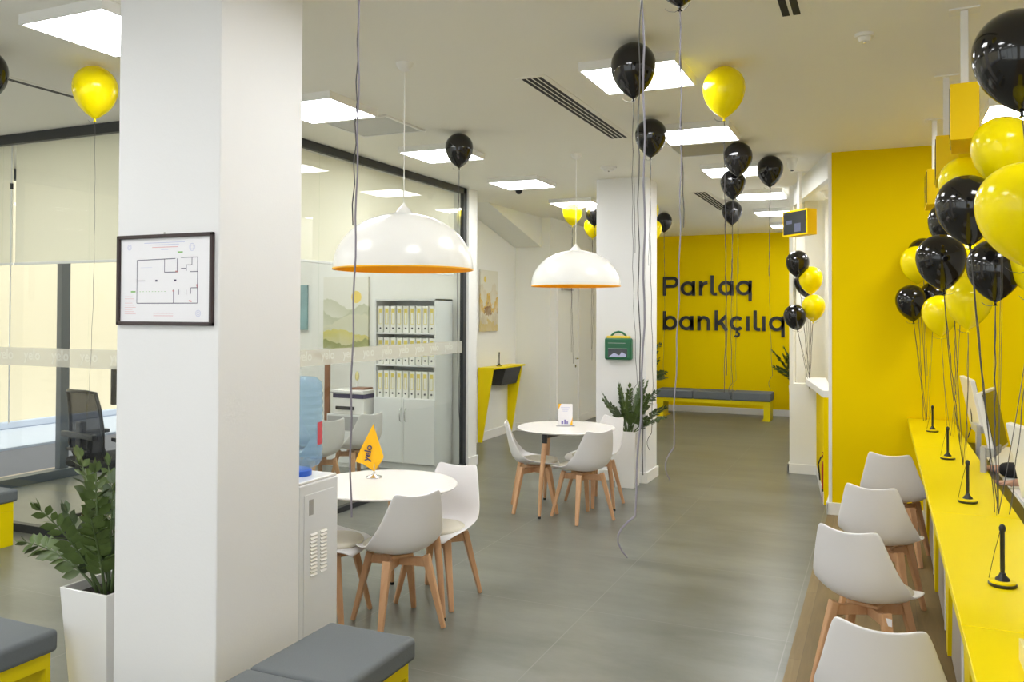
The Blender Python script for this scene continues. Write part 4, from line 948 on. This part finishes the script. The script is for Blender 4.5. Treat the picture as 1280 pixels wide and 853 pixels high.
# ------------------------------------------------------------------ balloons
def make_balloon(colr):
    t = thing('balloon', (0, 0, 0), '', 'balloon'); R_ = 1.0
    prof = [(.001, 1.0)]+[(math.sin(a), math.cos(a)) for a in [PI/2*i/12 for i in range(1, 13)]]
    for i in range(1, 15):
        s_ = i/15; prof.append(((1-s_**2.15)**.82, -1.50*s_))
    prof.append((.04, -1.50))
    body = MB().lathe(prof, 32, cap=True).build('body', M[colr], t, smooth=179)
    MB().lathe([(.035, -1.49), (.05, -1.53), (.03, -1.56), (.09, -1.62)], 12).build('knot', M[colr], t, smooth=60)
    return t
BK = make_balloon('b_black'); BY = make_balloon('b_yellow'); used = {'k': False, 'y': False}
def balloon(c, x, y, z, r, label, tether=None, rib_end=None, group=None, curl=0, rmat='ribbon', rw=.0024, ex=1.):
    src = BK if c == 'k' else BY
    rot = Euler((0, 0, random.uniform(0, 6)))
    ax = Vector((0, 0, 1))
    if tether is not None:
        ax = (Vector((x, y, z))-Vector(tether)).normalized(); ax = (ax*1.0+Vector((0, 0, .25))).normalized()
        rot = ax.to_track_quat('Z', 'Y').to_euler()
    if used[c]: o = dup(src, (x, y, z), rot=rot)
    else: o = src; used[c] = True; o.location = (x, y, z); o.rotation_euler = rot
    o.scale = (r, r, r); o['label'] = label
    if group: o['group'] = group
    elif 'group' in o: del o['group']
    mw = Matrix.LocRotScale(Vector((x, y, z)), rot, Vector((r, r, r)))
    k = mw @ Vector((0, 0, -1.58))
    inv = mw.inverted()
    rnd = random.Random(int(abs(x*100+y*77+z*31)))
    pts = [k]
    if tether is not None:
        e = Vector(tether); n = 14; sw = Vector((rnd.uniform(-1, 1), rnd.uniform(-1, 1), 0))*.015
        for i in range(1, n+1):
            s_ = i/n; pts.append(k.lerp(e, s_)+sw*math.sin(s_*PI))
    elif rib_end is not None:
        L_ = k.z-rib_end; n = max(10, int(L_*14)); ph = rnd.uniform(0, 6)
        for i in range(1, n+1):
            s_ = i/n; am = .006+.014*max(0, s_-.55)*(1+curl)
            pts.append(k+Vector((math.sin(ph+s_*L_*2.6)*am+.003*math.sin(s_*40), math.cos(ph+s_*L_*2.2)*am, -L_*s_))-Vector((math.sin(ph)*.006, math.cos(ph)*.006, 0)))
        # curled tip
        if curl:
            e = pts[-1]
            for i in range(1, 7): pts.append(e+Vector((-.035*math.sin(i*.45)*curl, 0, -.022*i)))
    if len(pts) > 1:
        # short tail at the knot
        P2 = [inv @ p for p in pts]
        MB().tube(P2, rw/r*ex, 5, flat=.45).build('ribbon', M[rmat], o)
        tail = [inv @ (k+Vector((dx, dy, dz))) for dx, dy, dz in ((0, 0, 0), (-.02, .0, -.008), (-.045, 0, -.002), (-.06, 0, .012))]
        MB().tube(tail, .0018/r, 4, flat=.45).build('ribbon_tail', M[rmat], o)
    return o
ceil = [('y', -4.476, 3.684, 3.274, .132, 'yellow balloon against the ceiling left of the big column', 1.33, 0),
 ('k', -4.78, 3.181, 3.28, .128, 'black balloon barely showing at the left edge of the picture', 2.2, 0),
 ('k', -1.276, 4.563, 3.279, .126, 'largest black balloon in the middle of the ceiling, in front of a lit panel', 1.483, 1),
 ('k', -1.645, 6.39, 3.283, .122, 'black balloon under the ceiling above the rear column', .95, 1),
 ('y', -.884, 5.223, 3.277, .128, 'yellow balloon alone on the ceiling, right of the big lit panel', 1.50, 0),
 ('k', -3.268, 6.268, 3.286, .118, 'black balloon on the ceiling in front of the corner of the office glass', .9, 0),
 ('k', -1.156, 7.547, 3.281, .124, 'upper front balloon of the two overlapping black ones on the ceiling', 1.3, 1),
 ('k', -1.245, 7.83, 3.10, .112, 'lower rear balloon of the two overlapping black ones', 1.25, 1),
 ('k', -.972, 8.309, 3.283, .123, 'black balloon right of the overlapping pair, nearest the yellow wall corner', 1.292, 1),
 ('k', -1.827, 11.417, 3.274, .131, 'smaller black balloon farther down the corridor, below the overlapping pair', .95, 1),
 ('y', -3.848, 10.724, 3.272, .130, 'yellow balloon above the farther dome lamp', 1.2, 0),
 ('k', -3.60, 10.93, 3.273, .126, 'black balloon cut by the left side of the rear column', 1.23, 0),
 ('y', -3.72, 11.20, 3.12, .118, 'yellow balloon partly behind a black one left of the rear column', 1.23, 0),
 ('y', -2.84, 11.0, 3.286, .118, 'upper yellow balloon peeping out right of the rear column', 1.3, 0),
 ('y', -2.86, 11.25, 3.06, .12, 'lower yellow balloon peeping out right of the rear column', 1.3, 0),
 ('k', -2.977, 12.358, 3.286, .12, 'black balloon just right of the rear column above the lettering', .96, 0)]
for c, x, y, z, r, lb, e, cu in ceil:
    balloon(c, x, y, z, r, lb, rib_end=e, curl=cu, group='balloons floating at the ceiling')
# three balloons just above the frame whose ribbons hang through the picture
balloon('k', -.729, 3.286, 3.286, .127, 'black balloon cut off by the top edge right of centre', rib_end=1.35, curl=1, group='balloons floating at the ceiling', rmat='ribbon_grey', rw=.003)
balloon('y', -.684, 2.54, 3.284, .13, 'balloon above the top edge whose wide grey ribbon hangs right of the rear column', rib_end=1.25, curl=1.6, group='balloons floating at the ceiling', rmat='ribbon_grey', rw=.0042)
balloon('k', -1.725, 2.517, 3.284, .13, 'balloon above the top edge whose grey ribbon hangs in front of the nearer dome lamp', rib_end=1.14, curl=0, group='balloons floating at the ceiling', rmat='ribbon_grey', rw=.0036)
TT = dict(A=(-.77, 10.45, 1.13), B=(.37, 8.30, .945), C=(.49, 7.276, .945), D=(.463, 5.874, .945), E=(.50, 4.5, .945), F=(.53, 3.1, .945))
GR = dict(A='balloon bunch tied at the white service shelf', B='balloon bunch at the far end of the desk', C='second farthest balloon bunch on the desk', D='middle balloon bunch on the desk', E='large balloon bunch on the near half of the desk', F='nearest balloon bunch at the right edge')
CL = [('A', 'k', (-0.921, 10.60, 2.519), .137, 'topmost black balloon of the bunch at the white service shelf'),
('A', 'y', (-0.775, 10.66, 2.325), .139, 'upper yellow balloon of the bunch at the service shelf'),
('A', 'k', (-0.862, 10.97, 2.290), .131, 'black balloon mostly hidden behind the upper yellow one at the service shelf'),
('A', 'y', (-0.745, 10.69, 1.990), .135, 'lower yellow balloon of the bunch at the service shelf'),
('A', 'k', (-0.944, 10.50, 1.870), .132, 'lowest black balloon, overlapping the end of the wall lettering'),
('B', 'k', (0.242, 8.12, 2.012), .13, 'small black balloon lowest at the left of the desk bunches'),
('B', 'y', (0.285, 8.10, 2.348), .133, 'yellow balloon left-most and high at the far end of the desk'),
('B', 'k', (0.435, 8.275, 2.05), .128, 'black balloon tucked behind the lower yellow one at the far desk end'),
('B', 'k', (0.345, 8.28, 2.435), .13, 'black balloon just showing behind the left shoulder of the big black one'),
('C', 'y', (0.414, 7.242, 1.903), .128, 'lowest yellow balloon of the desk bunches'),
('C', 'y', (0.58, 7.307, 2.324), .13, 'yellow balloon glimpsed between two black ones in the desk bunches'),
('D', 'k', (0.405, 5.98, 2.480), .131, 'black balloon behind the large central black one of the desk bunches'),
('D', 'k', (0.321, 5.483, 2.213), .136, 'round black balloon at centre-left of the desk bunches with its knot above the yellow one'),
('D', 'y', (0.50, 5.90, 1.985), .133, 'yellow balloon behind the ribbons, low in the desk bunches'),
('E', 'k', (0.368, 4.441, 2.398), .134, 'large tilted black balloon in the centre of the desk bunches'),
('E', 'y', (0.394, 4.80, 2.555), .126, 'yellow balloon showing above the large tilted black one'),
('E', 'y', (0.523, 4.49, 2.67), .135, 'yellow balloon directly under the biggest black balloon at top right'),
('E', 'k', (0.52, 4.78, 2.127), .128, 'black balloon at the right with its tied knot over the wall'),
('E', 'y', (0.70, 4.72, 2.171), .14, 'yellow balloon low at the right edge behind the black one'),
('F', 'k', (0.397, 3.055, 2.711), .130, 'biggest black balloon at the top right corner'),
('F', 'k', (0.60, 3.25, 2.640), .131, 'black balloon cut by the right edge beside the biggest one'),
('F', 'y', (0.392, 2.942, 2.210), .128, 'biggest yellow balloon at the right edge')]
for k, c, p, r, lb in CL:
    if k == 'A': p = (p[0]*.958, p[1]*.958, 1.87+(p[2]-1.87)*.958); r *= .95
    balloon(c, *p, r, lb, tether=TT[k], group=GR[k], rw=.0024)

# ------------------------------------------------------------------ seated clerk behind the desk
def skin_obj(name, verts, edges, radii, m, parent, sub=2):
    me = bpy.data.meshes.new(name); me.from_pydata(verts, edges, []); o = bpy.data.objects.new(name, me); COL.objects.link(o); o.parent = parent
    me.materials.append(m); sk = o.modifiers.new('skin', 'SKIN'); sk.use_smooth_shade = True
    for i, r_ in enumerate(radii): me.skin_vertices[0].data[i].radius = (r_, r_) if not isinstance(r_, tuple) else r_
    me.skin_vertices[0].data[0].use_root = True
    s_ = o.modifiers.new('sub', 'SUBSURF'); s_.levels = sub; s_.render_levels = sub
    return o
def chain(V, E, Rr, start, pts, rad):
    prev = start
    for p, r_ in zip(pts, rad): V.append(p); Rr.append(r_); E.append((prev, len(V)-1)); prev = len(V)-1
    return prev
t = thing('person', (1.36, 6.45, 0), 'seated person in black behind the monitors, only forearms and sleeve showing at the right', 'person')
# local coords: facing -X
V = [(0, 0, .50)]; E = []; Rr = [(.15, .13)]
ch_ = chain(V, E, Rr, 0, [(-.01, 0, .66), (-.03, 0, .85), (-.04, 0, .98)], [(.14, .12), (.16, .12), (.12, .09)])
nk = chain(V, E, Rr, ch_, [(-.045, 0, 1.05), (-.055, 0, 1.10)], [.058, .056])
chain(V, E, Rr, nk, [(-.075, 0, 1.155), (-.07, 0, 1.225), (-.06, 0, 1.29)], [(.088, .082), (.112, .098), (.095, .085)])
def hand(wr, d, side):
    d = Vector(d).normalized(); up = Vector((0, 0, 1)); s2 = d.cross(up).normalized()
    V.append(tuple(Vector(wr[0])+d*.055)); Rr.append((.032, .016)); E.append((wr[1], len(V)-1)); pm = len(V)-1
    for k, L_ in enumerate((.062, .072, .067, .052)):
        off = s2*(.026-.0175*k); b0 = Vector(V[pm])+d*.03+off
        V.append(tuple(b0)); Rr.append(.0095); E.append((pm, len(V)-1)); pr = len(V)-1
        chain(V, E, Rr, pr, [tuple(b0+d*L_*.45+up*.004), tuple(b0+d*L_*.75-up*.006), tuple(b0+d*L_-up*.016)], [.0085, .008, .007])
    b0 = Vector(wr[0])+d*.03+s2*side*.034
    chain(V, E, Rr, wr[1], [tuple(b0), tuple(b0+d*.03+s2*side*.018-up*.006), tuple(b0+d*.055+s2*side*.02-up*.012)], [.0115, .0095, .008])
for sy, el, wr, hd in ((1, (-.42, .28, .80), (-.64, .36, .79), (-1, .15, 0)), (-1, (-.34, -.20, .83), (-.56, -.10, .775), (-1, .3, -.05))):
    sh = chain(V, E, Rr, ch_, [(-.03, .10*sy, 1.0), (-.04, .19*sy, .98)], [.06, .058])
    mid = [( -.16 if sy>0 else -.14, .24*sy, .88)]
    e_ = chain(V, E, Rr, sh, mid+[el], [.048, .042]); w_ = chain(V, E, Rr, e_, [tuple((Vector(el)+Vector(wr))/2), wr], [.036, .026])
    hand((wr, w_), hd, 1 if sy > 0 else -1)
for sy in (1, -1):
    hp = chain(V, E, Rr, 0, [(-.06, .10*sy, .49), (-.25, .13*sy, .52), (-.44, .13*sy, .50)], [.095, .078, .06])
    chain(V, E, Rr, hp, [(-.45, .13*sy, .30), (-.44, .13*sy, .10), (-.50, .13*sy, .045), (-.58, .13*sy, .035)], [.05, .038, .035, .03])
body = skin_obj('body', V, E, Rr, M['skin'], t)
# clothing
V = [(0, 0, .50)]; E = []; Rr = [(.165, .145)]
ch_ = chain(V, E, Rr, 0, [(-.01, 0, .66), (-.03, 0, .85), (-.04, 0, .98), (-.045, 0, 1.05)], [(.155, .135), (.175, .135), (.13, .10), (.065, .062)])
for sy, el, wr in ((1, (-.42, .28, .80), (-.61, .35, .79)), (-1, (-.34, -.20, .83), (-.52, -.12, .785))):
    sh = chain(V, E, Rr, ch_-1, [(-.03, .10*sy, 1.0), (-.04, .19*sy, .98)], [.07, .068])
    chain(V, E, Rr, sh, [(-.16 if sy > 0 else -.14, .24*sy, .88), el, wr], [.064, .060, .056])
skin_obj('sweater', V, E, Rr, M['knit'], t)
V = [(0, 0, .50)]; E = []; Rr = [.15]
for sy in (1, -1):
    chain(V, E, Rr, 0, [(-.06, .10*sy, .49), (-.25, .13*sy, .52), (-.44, .13*sy, .50), (-.455, .13*sy, .30), (-.44, .13*sy, .12)], [.105, .09, .07, .06, .052])
skin_obj('trousers', V, E, Rr, M['knit'], t)
hb = MB().lathe([(.001, .115), (.045, .105), (.08, .075), (.104, .02), (.108, -.03), (.098, -.075)], 24, Matrix.Translation((-.045, 0, 1.262)) @ Matrix.Rotation(deg(28), 4, 'Y'), cap=False); hb.build('hair', M['hair'], t, smooth=179)
fb = MB().lathe([(.001, .02), (.012, .012), (.018, 0), (.001, -.004)], 12, Matrix.Translation((-.168, 0, 1.195)) @ Matrix.Rotation(-PI/2, 4, 'Y')); fb.build('nose', M['skin'], t, smooth=179)
for sy in (1, -1):
    MB().lathe([(.001, -.010), (.008, -.007), (.011, 0), (.008, .007), (.001, .010)], 12, Matrix.Translation((-.152, .033*sy, 1.225))).build('eye', M['ink'], t, smooth=179)
    MB().lathe([(.001, -.03), (.010, -.02), (.012, 0), (.010, .02), (.001, .03)], 12, Matrix.Translation((-.065, .096*sy, 1.205))).build('ear', M['skin'], t, smooth=179)
MB().box(-.158, -.150, -.022, .022, 1.152, 1.159).build('mouth', M['red'], t)
t = thing('task_chair', (1.41, 6.45, 0), 'black task chair behind the desk, carrying the seated person', 'office chair', rz=PI/2)
MB().box(-.24, .24, -.22, .25, .35, .36+.0).build('seat', M['knit'], t, bevel=.003); MB().box(-.2, .2, -.33, -.29, .5, 1.0).bar((0, -.31, .5), (0, -.15, .36), (.03, .012), (.03, .012)).build('backrest', M['knit'], t, bevel=.01)
MB().tube([(0, 0, .35), (0, 0, .06)], .028, 12).build('gas_lift', M['chrome'], t)
for k in range(5):
    a = 2*PI*k/5; MB().bar((0, 0, .06), (.27*math.cos(a), .27*math.sin(a), .02), (.02, .014), (.014, .012)).build('base_arm', M['black'], t)

# ------------------------------------------------------------------ light
w = bpy.data.worlds.new('world'); S.world = w; w.use_nodes = True
bg = w.node_tree.nodes['Background']; sky = w.node_tree.nodes.new('ShaderNodeTexSky'); sky.sky_type = 'HOSEK_WILKIE'; sky.turbidity = 4; sky.sun_direction = Vector((-.2, -.5, .8)).normalized()
bg.inputs['Color'].default_value = (.92, .96, 1, 1); bg.inputs['Strength'].default_value = 1.55
sd = bpy.data.lights.new('sun', 'SUN'); sd.energy = 2.0; sd.angle = .03; sd.color = (1, .95, .86)
so = bpy.data.objects.new('sun', sd); COL.objects.link(so); so.rotation_euler = Vector((.62, -.55, .9)).to_track_quat('Z', 'Y').to_euler()

vs = S.view_settings; vs.view_transform = 'Standard'; vs.look = 'None'; vs.gamma = 1; vs.use_curve_mapping = False; vs.exposure = 0.42
S.cycles.max_bounces = 14; S.cycles.diffuse_bounces = 10; S.cycles.transparent_max_bounces = 16; S.cycles.sample_clamp_indirect = 12
